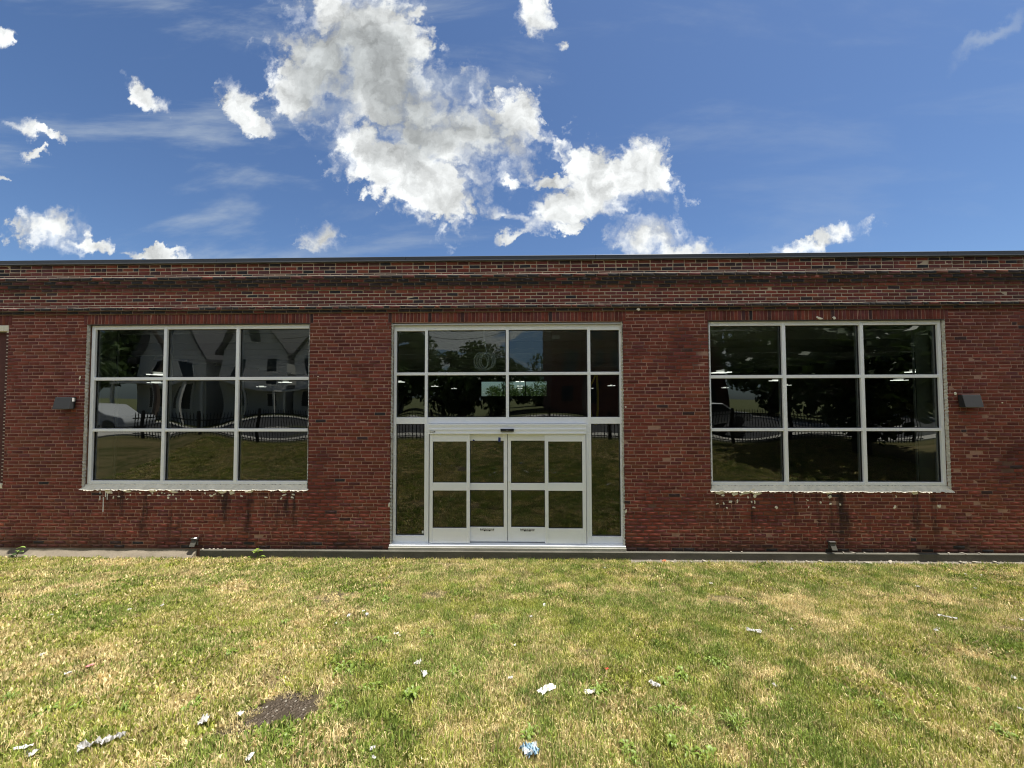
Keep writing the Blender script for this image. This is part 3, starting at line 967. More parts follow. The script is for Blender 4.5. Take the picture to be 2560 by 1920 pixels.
# concrete step under the entrance
mb = MB(); mb.box(-2.50, 1.975, -0.030, 0.30, 0.0, 0.0635, 0.008); mb.build('door_step', M['conc_grey'], bld)


# mortar spatter and smears
def blob_mesh(name, seed, n=11, h=0.006, spike=0.35):
    r_ = random.Random(seed)
    rad = [1+r_.uniform(-spike, spike) for _ in range(n)]
    v = []; f = []
    for ring, (s, y) in enumerate(((1.0, 0.0), (0.8, -h), (0.3, -h*1.25))):
        for k in range(n):
            a = 2*math.pi*k/n
            v.append((math.cos(a)*rad[k]*s*0.5, y, math.sin(a)*rad[k]*s*0.5))
    for ring in range(2):
        for k in range(n):
            k2 = (k+1) % n
            f.append((ring*n+k, ring*n+k2, ring*n+n+k2, ring*n+n+k))
    f.append(tuple(range(2*n, 3*n)))
    me = bpy.data.meshes.new(name); me.from_pydata(v, [], f); me.update()
    return me


splat = [blob_mesh('mortar_splat', k) for k in range(6)]
for me in splat: me.materials.append(M['pale_mortar'])
SP = []
r_ = random.Random(3)
for k in range(26): SP.append((r_.choice([r_.uniform(-7.9, -6.6), r_.uniform(-8.3, -4.2)]), r_.uniform(0.93, 1.07), r_.uniform(0.02, 0.075), r_.uniform(0.02, 0.06)))
for k in range(24): SP.append((r_.choice([r_.uniform(3.6, 4.4), r_.uniform(5.3, 6.2), r_.uniform(3.6, 7.8)]), r_.uniform(0.80, 1.06), r_.uniform(0.02, 0.07), r_.uniform(0.02, 0.08)))
for x in (-7.95, -7.6, -7.1, -6.7, -5.75, -5.55, -5.2, -4.55, 3.75, 4.0, 4.25, 4.4, 5.75, 7.3): SP.append((x, 1.105+r_.uniform(-.02, .01), r_.uniform(.1, .24), r_.uniform(.05, .10)))
SP += [(2.251, 4.549, .06, .05), (5.659, 4.372, .11, .05), (5.934, 4.370, .06, .05), (-8.609, 3.295, .03, .09), (8.957, 2.764, .03, .03), (8.114, 2.937, .05, .05), (-8.605, 3.2, .02, .05), (2.0, 2.7, .03, .03), (-3.9, 3.3, .04, .02), (-2.47, 1.2, .03, .05), (-2.5, 0.85, .03, .10), (1.985, 0.75, .03, .09)]
for x, z, w, h in SP:
    o = link('mortar_splat', splat[r_.randrange(6)], bld); y = 0.0
    if z > 4.53: y = -0.088 if z > 4.59 else -0.045
    o.location = (x, y-0.001, z); o.scale = (w, 1, h); o.rotation_euler = (0, r_.uniform(-.4, .4), 0)
# thin white drips below the sill
d = MB()
for x, z1, z0 in ((-8.13, 1.11, 1.05), (-8.02, 1.11, 0.98), (-7.985, 1.10, 0.93), (-8.06, 0.98, 0.70), (-8.13, 1.0, 0.92)):
    d.box(x-0.007, x+0.007, -0.006, 0.004, z0, z1)
d.build('mortar_drip', M['white'], bld)

# ------------------------------------------------------------------ foot of the wall
k = MB()
k.box(-6.10, XR, -0.062, 0.009, -0.32, 0.006, 0.010)
tag(k.build('curb', M['conc_dark']), kind='structure')
k = MB()
v0 = len(k.v)
xs = np.arange(XL, -6.109, 0.15)
for i, x in enumerate(xs):
    q = 0.012*math.sin(i*1.3)+random.uniform(-.006, .006)
    k.v += [(x, -0.20, -0.30), (x, -0.16+q, -0.135), (x, -0.012, -0.035+q*0.6), (x, 0.009, 0.006), (x, 0.009, -0.30)]
for i in range(len(xs)-1):
    a = 5*i
    for j in range(3): k.f.append((a+j, a+5+j, a+6+j, a+j+1))
k.f.append((v0+5*(len(xs)-1), v0+5*(len(xs)-1)+4, v0+5*(len(xs)-1)+3, v0+5*(len(xs)-1)+2, v0+5*(len(xs)-1)+1))
tag(k.build('concrete_apron', M['conc_tan']), kind='structure')
g = MB(); g.box(2.0, XR, -0.30, -0.063, -0.30, -0.128)
tag(g.build('gravel_strip', concrete('gravel_bed', (0.13, 0.115, 0.095), 6)), kind='structure')
# stones and mortar flakes lying on the curb and in the gravel
stones = []
for s_ in range(5):
    me = blob_mesh('stone', 50+s_, 9, 0.35, 0.3); me.materials.append(M['stone']); stones.append(me)


def flat_stone(x, y, z, w, d_, h, label, group):
    o = link('stone', stones[random.randrange(5)])
    o.location = (x, y, z); o.rotation_euler = (R(-90)+random.uniform(-.15, .15), random.uniform(-.1, .1), random.uniform(0, 6))
    o.scale = (w*.75, h*.8, d_*.75)
    return tag(o, label, 'stone', group)


for x, w in ((-6.06, .10), (-5.93, .04), (-5.85, .06), (-5.77, .04), (-5.64, .09), (5.95, .10), (6.12, .12), (6.33, .07), (6.75, .05), (7.85, .10), (8.1, .14), (8.4, .08), (3.9, .05), (4.1, .05)):
    flat_stone(x, -0.03, 0.006, w, 0.045, 0.05, 'pale mortar flake lying on top of the dark curb', 'flakes on the curb')
for x, w in ((6.25, .20), (6.68, .22), (7.95, .24), (8.2, .16), (8.55, .10), (9.2, .12), (9.6, .14), (5.2, .12), (5.45, .10), (3.1, .12), (3.35, .14), (2.75, .10)):
    flat_stone(x, -0.17+random.uniform(-.05, .05), -0.118, w, 0.09, 0.09, 'flat pale concrete flake at the foot of the curb', 'flakes below the curb')
pb = MB()
for k_ in range(380):
    x = random.uniform(2.0, 10.2); y = random.uniform(-0.26, -0.07); s_ = random.uniform(.008, .022); z = -0.128
    i = len(pb.v)
    pb.v += [(x-s_, y-s_*.8, z), (x+s_, y-s_, z), (x+s_*.8, y+s_, z), (x-s_, y+s_*.9, z), (x+random.uniform(-.3, .3)*s_, y, z+s_*1.2)]
    pb.f += [(i, i+1, i+4), (i+1, i+2, i+4), (i+2, i+3, i+4), (i+3, i, i+4)]
tag(pb.build('gravel', M['stone']), kind='stuff')
rc = link('brick_chip', blob_mesh('brick_chip', 77, 7, 0.4, 0.3)); rc.data.materials.append(simple('orange_chip', (.42, .13, .07), .9))
rc.location = (2.62, -0.16, -0.11); rc.rotation_euler = (R(-90), 0, 0.4); rc.scale = (.09, .05, .05)
tag(rc, 'orange red brick chip lying in the gravel by the curb', 'brick chip')

# ------------------------------------------------------------------ wall lamps and drain hoods
def wall_lamp(x0, x1, label, side):
    o = empty('wall_lamp', ((x0+x1)/2, 0, 2.8)); tag(o, label, 'lamp', 'wall lamps beside the windows')
    h = (x1-x0)/2
    mb = MB()
    v = [(-h, -0.085, .115), (h, -0.085, .115), (h, -0.135, -.115), (-h, -0.135, -.115), (-h, -0.004, .115), (h, -0.004, .115), (h, -0.03, -.115), (-h, -0.03, -.115)]
    mb.v = v; mb.f = [(3, 2, 1, 0), (0, 1, 5, 4), (1, 2, 6, 5), (2, 3, 7, 6), (3, 0, 4, 7), (4, 5, 6, 7)]
    b_ = mb.build('housing', M['lampbody'], o)
    bv = b_.modifiers.new('bevel', 'BEVEL'); bv.width = 0.006; bv.segments = 2
    mb = MB(); mb.box(-h+.05, h-.05, -0.12, -0.035, -.119, -.1155); mb.build('lens', simple('lamp_lens', (.3, .3, .28), .4), o)
    if side:
        mb = MB(); mb.box(h+.0005, h+.004, -.075, -.03, 0.03, .10); mb.build('white_patch', M['white'], o)  # small white patch on the right side of the housing


wall_lamp(-8.985, -8.66, 'dark wall lamp with a white patch on its side, left of the windows', True)
wall_lamp(8.145, 8.475, 'plain dark wall lamp right of the tree-mirroring window', False)


def drain_hood(x, tilt, label):
    o = empty('drain_hood', (x, 0, 0.145)); o.scale = (.8, .75, .85); tag(o, label, 'drain hood', 'drain hoods low on the wall')
    mb = MB()
    mb.v = [(-.06+tilt, -.115, -.085), (.06+tilt, -.115, -.085), (.06, -.06, .05), (-.06, -.06, .05), (-.06+tilt, -.095, -.09), (.06+tilt, -.095, -.09), (.06, -.03, .05), (-.06, -.03, .05)]
    mb.f = [(0, 1, 2, 3), (1, 5, 6, 2), (4, 0, 3, 7), (7, 6, 5, 4), (3, 2, 6, 7), (0, 4, 5, 1)]
    mb.build('flap', M['hood'], o)
    mb = MB(); mb.box(-.07, .07, -.085, 0.004, .05, .085, .008); mb.build('cap', M['steel'], o)
    mb = MB(); mb.box(-.055, .055, -.03, 0.004, -.08, .05); mb.build('back_plate', M['steel'], o)
    return o


dh = drain_hood(-6.22, -0.02, 'drain hood with a painted sun spot on its cap, by the tan apron')
mb = MB(); mb.tube([(.02, -.05, .085), (.02, -.05, .10)], [.035, .015], 8); mb.build('sun_spot', M['white'], dh)  # blob added to stand for sunlight on the top of the hood
drain_hood(5.745, 0.02, 'dark drain hood above the curb under the tree-mirroring window')

# ------------------------------------------------------------------ inside, seen through the glass
lamp_m = emit('led_strip', (1.0, 0.97, 0.90), 0.9)
lamp_m.cycles.emission_sampling = 'NONE'
fix = None
for ry in (2.7, 8.2, 14.7, 21.2):
    for rx in (-15, -9.6, -4.9, 0.0, 5.2, 10.2, 15):
        if fix is None:
            fix = empty('ceiling_light', (rx, ry, 3.5)); tag(fix, 'white strip light hanging in the dark room behind the glass', 'ceiling light', 'strip lights inside the building')
            mb = MB(); mb.box(-.17, -.03, -.2, .2, 0, .02); fa = mb.build('tube_lamp', lamp_m, fix)
            mb = MB(); mb.box(.03, .17, -.2, .2, 0, .02); fb = mb.build('tube_lamp', lamp_m, fix)
            mb = MB(); mb.box(-.025, .025, -.22, .22, .005, .08); fc = mb.build('reflector', M['white'], fix)
            parts = (fa, fb, fc)
        else:
            e2 = fix.copy(); col.objects.link(e2); e2.location = (rx, ry, 3.5)
            for p_ in parts:
                q = p_.copy(); col.objects.link(q); q.parent = e2
# coil of white cable and junction box behind the upper panes
cb = MB()
pts = [(-0.737, 0.25, 4.30), (-0.72, 0.25, 4.12), (-0.69, 0.25, 3.95), (-0.665, 0.25, 3.78)]
cb.tube(pts, .012, 6)
for k_, (cx, cz, rr) in enumerate(((-.76, 3.61, .165), (-.70, 3.60, .172), (-.66, 3.60, .165), (-.63, 3.615, .160), (-.78, 3.58, .150), (-.68, 3.585, .150))):
    cb.tube([(cx+rr*.9*math.cos(a), 0.25+.010*k_+.012*math.sin(2*a), cz+rr*math.sin(a)) for a in np.linspace(0, 2*math.pi, 28, endpoint=False)], 0.0125, 6, closed=True)
tag(cb.build('cable_coil', M['cable'], smooth=True), 'coil of thin white cable hanging behind the upper entrance glass', 'cable coil')
jb = MB(); jb.box(.65, .80, .42, .50, 4.06, 4.15, .006)
jo = jb.build('junction_box', M['cable']); tag(jo, 'small white box fixed behind the upper entrance glass', 'junction box')
jc = MB(); jc.tube([(.66, .46, 4.10), (.45, .5, 4.17), (.2, .5, 4.13), (-.1, .5, 4.05), (-.4, .5, 4.03)], .005, 5); jc.build('lead', M['cable'], jo)
ys_ = MB()
ys_.tube([(1.62, .9, 3.38), (1.50, .9, 3.1), (1.47, .9, 2.8), (1.52, .9, 2.5), (1.60, .9, 2.3)], .018, 6)
ys_.tube([(1.64, .9, 3.38), (1.66, .9, 3.0), (1.655, .9, 2.6), (1.62, .9, 2.3)], .024, 6)
tag(ys_.build('yellow_strap', M['yellow']), 'yellow strap hanging inside the narrow glass right of the doors', 'strap')

# ------------------------------------------------------------------ grass
def blade_tuft(name, seed, n, rad, hmin, hmax, wmin, wmax, lean=0.6, broad=False):
    r = np.random.default_rng(seed)
    V = []; F = []; C = []
    for k in range(n):
        a = r.uniform(0, 2*math.pi); rr = rad*math.sqrt(r.random())
        bx, by = rr*math.cos(a), rr*math.sin(a)
        h = r.uniform(hmin, hmax); w = r.uniform(wmin, wmax)
        d = r.uniform(0, 2*math.pi); ln = abs(r.normal(0, lean))
        lx, ly = math.cos(d), math.sin(d)
        sa = d+math.pi/2+r.uniform(-.6, .6); sx, sy = math.cos(sa)*w/2, math.sin(sa)*w/2
        i = len(V)
        z1 = h*0.55*math.cos(min(ln*.6, 1.2)); o1 = h*0.55*math.sin(min(ln*.6, 1.2))
        z2 = z1+h*0.45*math.cos(min(ln*1.3, 1.7)); o2 = o1+h*0.45*math.sin(min(ln*1.3, 1.7))
        wm = 1.5 if broad else 0.85
        V += [(bx-sx, by-sy, -.004), (bx+sx, by+sy, -.004), (bx+lx*o1+sx*wm, by+ly*o1+sy*wm, z1), (bx+lx*o1-sx*wm, by+ly*o1-sy*wm, z1),
              (bx+lx*o2+sx*.15, by+ly*o2+sy*.15, z2), (bx+lx*o2-sx*.15, by+ly*o2-sy*.15, z2)]
        F += [(i, i+1, i+2, i+3), (i+3, i+2, i+4, i+5)]
        rv = r.random(); C += [(rv, r.random(), 0)]*6
    me = np_mesh(name, np.array(V), np.array(F), np.array(C), attr='Blade')
    return me


def grass_material():
    m, b = new_mat('grass_blades')
    at = b.n('ShaderNodeAttribute', {'attribute_name': 'Blade'}).outputs['Color']
    r1, r2, _ = b.n('ShaderNodeSeparateColor', None, {0: at}).outputs[:3]
    dry = b.n('ShaderNodeAttribute', {'attribute_name': 'dry', 'attribute_type': 'INSTANCER'}).outputs['Fac']
    isdry = b.step(b.math('SUBTRACT', dry, r1), -0.06, 0.06)
    ln = b.n('ShaderNodeAttribute', {'attribute_name': 'lush', 'attribute_type': 'INSTANCER'}).outputs['Fac']
    g1 = b.mix(r2, (0.150, 0.185, 0.026), (0.40, 0.41, 0.085))
    g2 = b.mix(r2, (0.080, 0.150, 0.022), (0.23, 0.31, 0.060))
    g = b.mix(ln, g1, g2)
    s = b.mix(r2, (0.38, 0.28, 0.115), (0.79, 0.67, 0.37))
    c = b.mix(isdry, g, s)
    vl = b.n('ShaderNodeAttribute', {'attribute_name': 'tone', 'attribute_type': 'INSTANCER'}).outputs['Fac']
    c = b.scale(c, vl)
    df = b.n('ShaderNodeBsdfPrincipled', None, {'Base Color': c, 'Roughness': 0.6, 'Specular IOR Level': 0.3})
    tl = b.n('ShaderNodeBsdfTranslucent', None, {'Color': c})
    return finish(m, b, b.n('ShaderNodeMixShader', None, {0: 0.28, 1: df.outputs[0], 2: tl.outputs[0]}))


def make_grass():
    gm = grass_material()
    tufts = []
    hide = bpy.data.collections.new('grass_tufts')
    scene.collection.children.link(hide)
    specs = [(44, .078, .02, .05, .0032, .0062, 1.05, False)]*4 + [(38, .065, .03, .068, .0034, .0064, .7, False)]*2 + [(38, .09, .015, .04, .003, .0055, 1.5, False)]*2 + [(24, .075, .025, .05, .009, .016, .9, True)]*2
    for k, (n, rad, h0, h1, w0, w1, ln, br) in enumerate(specs):
        me = blade_tuft('grass_tuft', 100+k, n, rad, h0, h1, w0, w1, ln, br)
        me.materials.append(gm)
        tufts.append(me)
    # scatter
    N = 68000
    x = rng.uniform(-12.5, 12.5, N); y = -0.075 - rng.random(N)*7.7
    # more where the camera looks closely
    M2 = 22000
    x2 = rng.uniform(-5.5, 5.5, M2); y2 = rng.uniform(-5.4, -2.0, M2)
    x = np.concatenate([x, x2]); y = np.concatenate([y, y2])
    so_ = soil_mask(x, y); dr = dry_mask(x, y)
    edge = np.clip((-y-0.07)/0.12, 0, 1)
    edge = np.where(x > 2.0, np.clip((-y-0.22+0.06*(fbm(x*3, y*0, 9, 3)-.5))/0.08, 0, 1), edge)
    edge = np.where(x < -6.1, np.clip((-y-0.15)/0.06, 0, 1), edge)
    thin = 1-0.45*np.clip((dr-0.8)*5, 0, 1)
    keep = rng.random(len(x)) < (1-np.clip(so_*1.45-0.2+1.3*(fbm(x*16, y*16, 77, 2)-.5), 0, 0.95))*edge*thin
    x, y, dr, so_ = x[keep], y[keep], dr[keep], so_[keep]
    dr = np.clip(dr+rng.normal(0, 0.24, len(x)), 0.02, 0.995)
    lush = np.clip((fbm(x*1.7+3, y*1.7+3, 61, 4)-0.42)*5, 0, 1)
    n = len(x)
    z = ground_z(x, y)
    # clumps of longer, darker grass standing out of the short turf
    cl = np.clip((fbm(x*8+31, y*8+13, 91, 3)-0.58)*9, 0, 1)*np.where(x < -2.0, .5, 1.0)
    dr = np.clip(dr-0.22*cl, 0.02, 0.995); lush = np.maximum(lush*.7, .8*cl)
    dr = np.where(so_ > 0.3, np.maximum(dr, 0.9), dr)
    kind = np.where(dr > 0.75, rng.choice([6, 7, 0, 1, 2], n), np.where(rng.random(n) < 0.18+0.25*lush, rng.choice([4, 5], n), rng.choice([0, 1, 2, 3], n)))
    kind = np.where((cl > .5) & (rng.random(n) < .7), rng.choice([4, 5], n), kind)
    wk = fbm(x*1.4+11, y*1.4+2, 71, 4)
    kind = np.where((wk > 0.60) & (dr < 0.7) & (rng.random(n) < .6), rng.choice([8, 9], n), kind)
    # left side of the lawn has more small broad leaves among the straw
    kind = np.where((x < -1.8) & (rng.random(n) < .22), rng.choice([8, 9], n), kind)
    me = bpy.data.meshes.new('grass')
    me.vertices.add(n); me.vertices.foreach_set('co', np.stack([x, y, z], -1).astype(np.float32).ravel())
    def at(nm, typ, arr):
        a = me.attributes.new(nm, typ, 'POINT'); a.data.foreach_set('value', arr)
    at('dry', 'FLOAT', dr.astype(np.float32)); at('lush', 'FLOAT', lush.astype(np.float32)); at('kind', 'INT', kind.astype(np.int32))
    at('rz', 'FLOAT', rng.uniform(0, 6.283, n).astype(np.float32)); at('sc', 'FLOAT', (rng.uniform(.70, 1.2, n)*(1+.10*cl)*(1-.55*np.clip(so_*3, 0, 1))).astype(np.float32))
    at('tone', 'FLOAT', np.clip(rng.normal(1.02, .26, n)-.05*cl, .5, 1.45).astype(np.float32))
    o = link('grass', me)
    tag(o, kind='stuff')
    # geometry nodes: pick a tuft, turn it, scale it
    ng = bpy.data.node_groups.new('scatter_grass', 'GeometryNodeTree')
    ng.interface.new_socket('Geometry', in_out='INPUT', socket_type='NodeSocketGeometry')
    ng.interface.new_socket('Geometry', in_out='OUTPUT', socket_type='NodeSocketGeometry')
    nd = ng.nodes; L = ng.links
    gi = nd.new('NodeGroupInput'); go = nd.new('NodeGroupOutput')
    g2i = nd.new('GeometryNodeGeometryToInstance')
    for me_ in reversed(tufts):
        ob = bpy.data.objects.new('grass_tuft', me_)
        hide.objects.link(ob); ob.hide_render = True; ob.hide_viewport = False
        oi = nd.new('GeometryNodeObjectInfo'); oi.inputs['Object'].default_value = ob; oi.transform_space = 'ORIGINAL'
        try: oi.inputs['As Instance'].default_value = False
        except Exception: pass
        L.new(oi.outputs['Geometry'], g2i.inputs[0])
    def na(nm, typ):
        q = nd.new('GeometryNodeInputNamedAttribute'); q.data_type = typ; q.inputs['Name'].default_value = nm; return q.outputs['Attribute']
    iop = nd.new('GeometryNodeInstanceOnPoints')
    L.new(gi.outputs[0], iop.inputs['Points']); L.new(g2i.outputs[0], iop.inputs['Instance'])
    iop.inputs['Pick Instance'].default_value = True
    L.new(na('kind', 'INT'), iop.inputs['Instance Index'])
    cx = nd.new('ShaderNodeCombineXYZ'); L.new(na('rz', 'FLOAT'), cx.inputs[2])
    er = nd.new('FunctionNodeEulerToRotation'); L.new(cx.outputs[0], er.inputs[0]); L.new(er.outputs[0], iop.inputs['Rotation'])
    L.new(na('sc', 'FLOAT'), iop.inputs['Scale'])
    L.new(iop.outputs[0], go.inputs[0])
    md = o.modifiers.new('scatter', 'NODES'); md.node_group = ng


make_grass()


# ------------------------------------------------------------------ crumbs of earth on the bare patch
def soil_crumbs():
    pts = rng.normal(0, 1, (700, 2))*np.array([.20, .19])+np.array([-1.77, -4.52])
    m = soil_mask(pts[:, 0], pts[:, 1])
    for nm, sel, mat in (('soil_crumbs', slice(0, 600), simple('soil_clod', (0.085, 0.066, 0.047), .95, nscale=60, namp=.5)), ('soil_pebbles', slice(600, 700), M['stone'])):
        mb = MB()
        for (x, y), k in zip(pts[sel], m[sel]):
            if k < .4: continue
            s_ = random.uniform(.004, .013)*(0.7 if nm == 'soil_pebbles' else 1); z = float(ground_z(x, y))-.012
            i = len(mb.v); h = s_*random.uniform(.8, 1.5)
            mb.v += [(x-s_, y-s_*.7, z), (x+s_*.9, y-s_, z), (x+s_, y+s_*.8, z), (x-s_*.7, y+s_, z), (x-s_*.3, y-s_*.4, z+h), (x+s_*.4, y+s_*.2, z+h*.9)]
            mb.f += [(i, i+1, i+5, i+4), (i+1, i+2, i+5), (i+2, i+3, i+4, i+5), (i+3, i, i+4)]
        tag(mb.build(nm, mat), kind='stuff')


soil_crumbs()

# ------------------------------------------------------------------ weeds
def leaf_material(name, c1, c2):
    m, b = new_mat(name)
    pos = b.n('ShaderNodeNewGeometry').outputs['Position']
    c = b.mix(b.noise(pos, 35, 4, .6), (*c1, 1), (*c2, 1))
    df = b.n('ShaderNodeBsdfPrincipled', None, {'Base Color': c, 'Roughness': 0.45, 'Specular IOR Level': 0.4})
    tl = b.n('ShaderNodeBsdfTranslucent', None, {'Color': c})
    return finish(m, b, b.n('ShaderNodeMixShader', None, {0: 0.25, 1: df.outputs[0], 2: tl.outputs[0]}))


M['leaf'] = leaf_material('weed_leaf', (0.10, 0.165, 0.022), (0.23, 0.30, 0.055))
M['leaf_dark'] = leaf_material('dark_leaf', (0.03, 0.055, 0.018), (0.06, 0.10, 0.03))
M['leaf_light'] = leaf_material('light_leaf', (0.16, 0.26, 0.05), (0.27, 0.36, 0.10))


def leaf_geo(mb, base, ang, length, width, rise, lob=True, r_=random):
    """one curved, slightly lobed leaf"""
    n = 6
    ca, sa = math.cos(ang), math.sin(ang)
    i0 = len(mb.v)
    for k in range(n+1):
        t = k/n
        w = width*math.sin(math.pi*min(0.98, 0.12+t*0.86))**0.8*0.5
        if lob: w *= (1.25 if k % 2 else 0.72)
        rad = length*t
        z = base[2]+rise*math.sin(t*math.pi*0.75)-0.25*rise*t
        cx, cy = base[0]+ca*rad, base[1]+sa*rad
        mb.v += [(cx-sa*w, cy+ca*w, z+w*.35), (cx, cy, z), (cx+sa*w, cy-ca*w, z+w*.35)]
    for k in range(n):
        a = i0+3*k
        mb.f += [(a, a+1, a+4, a+3), (a+1, a+2, a+5, a+4)]


weed_mesh = []
for s_ in range(5):
    r_ = random.Random(200+s_); mb = MB()
    for c_ in range(3+s_ % 3):
        ox, oy = r_.gauss(0, .05), r_.gauss(0, .04)
        for k_ in range(9):
            leaf_geo(mb, (ox+r_.uniform(-.01, .01), oy+r_.uniform(-.01, .01), 0.006), r_.uniform(0, 6.28), r_.uniform(.035, .08), r_.uniform(.014, .026), r_.uniform(.02, .07), True, r_)
    me = mb.mesh('weed', True); me.materials.append(M['leaf']); weed_mesh.append(me)
grassy = []
for s_ in range(2):
    r_ = random.Random(300+s_); mb = MB()
    for k_ in range(34):
        leaf_geo(mb, (r_.uniform(-.03, .03), r_.uniform(-.03, .03), 0.0), r_.uniform(0, 6.28), r_.uniform(.05, .11), r_.uniform(.005, .009), r_.uniform(.05, .11), False, r_)
    me = mb.mesh('weed', True); me.materials.append(M['leaf']); grassy.append(me)

BIGW = [(-0.86,-4.46,1.35,'large toothed rosette weed right of the bare soil patch',0),
        (1.27,-4.11,1.15,'broad leafy weed beside a white scrap in the lawn',0),
        (1.45,-4.67,1.2,'tall spiky grass clump in the lower right lawn',1),
        (0.67,-4.92,0.95,'upright leafy weed at the lower edge right of the blue wrapper',0),
        (1.05,-4.91,1.05,'flat spreading weed at the lower edge, right of the upright leafy one',0),
        (-1.46,-4.07,1.2,'bright green weed patch above the pale straw by the soil patch',0),
        (0.61,-4.30,1.0,'pale green weed clump beneath the red scrap',0),
        (-0.15,-2.68,0.95,'dark rosette weed by the bare patch below the doors',0)]
SMALLW = [(0.97,-4.49),(-1.52,-3.73),(-1.36,-3.48),(-2.65,-3.08),(-2.40,-4.56),(-0.26,-3.18),(-1.49,-4.86),(1.73,-3.83),(-2.27,-2.25),(-1.48,-2.23),(2.59,-4.54),(3.51,-4.24),(-2.54,-3.63),(-2.84,-4.62),(-3.32,-4.58),(-3.82,-4.48),(0.40,-3.35),(-0.55,-4.05),(-2.76,-3.75),(-1.30,-4.54),(1.15,-4.48),(0.07,-4.79),(3.16,-4.72),(-3.10,-4.83),(-1.75,-2.35),(-2.0,-2.1),(-1.9,-3.1),(-0.95,-3.3),(-1.2,-4.3),(1.9,-4.4)]
for x, y, s, lab, kd in BIGW:
    me = grassy[0] if kd else weed_mesh[random.randrange(5)]
    o = link('weed', me); o.location = (x, y, float(ground_z(x, y))+.004); s *= .85; o.scale = (s, s, s); o.rotation_euler = (R(-5), 0, random.uniform(0, 6))
    tag(o, lab, 'weed')
for x, y in SMALLW:
    o = link('weed', random.choice(weed_mesh+grassy[:1])); s = random.uniform(.55, .9)
    o.location = (x, y, float(ground_z(x, y))+.004); o.scale = (s, s, s); o.rotation_euler = (R(-5), 0, random.uniform(0, 6))
    tag(o, 'small green broadleaf weed growing among the dry lawn grass', 'weed', 'small weeds in the lawn')

# two seedlings at the foot of the wall
def seedling(x, y, z, label, dark):
    o = empty('wall_seedling', (x, y, z)); tag(o, label, 'plant')
    r_ = random.Random(int(x*100))
    st = MB(); st.tube([(0, 0, 0), (.02, 0, .07), (.05, .01, .15)], .006, 5); st.build('stem', M['leaf'], o)
    mb = MB(); mb2 = MB()
    if dark:
        for (dx, dz, an, ln) in ((.0, .05, 3.2, .15), (.01, .08, 2.7, .12), (-.02, .03, 3.5, .10), (.03, .10, 1.0, .09)): leaf_geo(mb, (dx, -.02, dz), an, ln, .055, .02, False)
        mb.build('leaf', M['leaf_dark'], o)
    for (dx, dz, an, ln) in (((.04, .20, .2, .14), (.07, .13, .1, .10), (.10, .03, .4, .11), (.06, .15, -.6, .07)) if dark else ((.0, .12, 3.0, .10), (.02, .13, .3, .10), (.0, .15, 1.5, .09), (.01, .14, -1.4, .10), (.03, .03, .2, .14), (-.05, .02, 3.2, .13), (0, .17, 5.2, .08))):
        leaf_geo(mb2, (dx, -.02, dz), an, ln, .06, .03, False)
    mb2.build('leaf', M['leaf_light' if dark else 'leaf'], o)


seedling(-9.50, -0.20, -.13, 'seedling with dark lower leaves growing on the tan apron', True)
seedling(-4.95, -0.13, -.13, 'bright green seedling growing against the dark curb', False)


# ------------------------------------------------------------------ litter
def crumple(name, seed, w, l, nx=7, ny=9, amp=.35, notch=.25):
    """a torn, crumpled sheet with thickness"""
    r_ = np.random.default_rng(seed)
    V = []; F = []
    lf_ = [r_.uniform(0, notch) for _ in range(ny+1)]; rg = [r_.uniform(0, notch) for _ in range(ny+1)]
    H = r_.normal(0, 1, (ny+1, nx+1))
    for j in range(ny+1):
        for i in range(nx+1):
            s = lf_[j]+(1-lf_[j]-rg[j])*i/nx
            V.append(((s-.5)*w+r_.normal(0, .02)*w, (j/ny-.5)*l+r_.normal(0, .02)*l, .012+abs(H[j, i])*amp*min(w, l)*.35))
    for j in range(ny):
        for i in range(nx):
            a = j*(nx+1)+i
            F.append((a, a+1, a+nx+2, a+nx+1))
    me = bpy.data.meshes.new(name); me.from_pydata(V, [], F); me.update()
    return me


def litter(me, x, y, rz, s, label, mat, cat='scrap', group=None, name='paper_scrap'):
    o = link(name, me)
    if len(me.materials) == 0: me.materials.append(mat)
    o.location = (x, y, float(ground_z(x, y))+.030); o.rotation_euler = (R(-10), 0, rz); o.scale = (s, s, s)
    return tag(o, label, cat, group)


def wrapper_material():
    m, b = new_mat('printed_wrapper')
    uv = b.n('ShaderNodeTexCoord').outputs['Object']
    n = b.noise(uv, 30, 3, .5)
    wv = b.n('ShaderNodeTexWave', {'wave_type': 'BANDS'}, {'Vector': uv, 'Scale': 16, 'Distortion': 4}).outputs['Fac']
    c = b.mix(b.step(n, .42, .5), (.47, .48, .48), (.24, .36, .44))
    c = b.mix(b.math('MULTIPLY', b.step(wv, .72, .8), b.step(n, .42, .46)), c, (.02, .05, .09))
    return finish(m, b, b.n('ShaderNodeBsdfPrincipled', None, {'Base Color': c, 'Roughness': .35}))


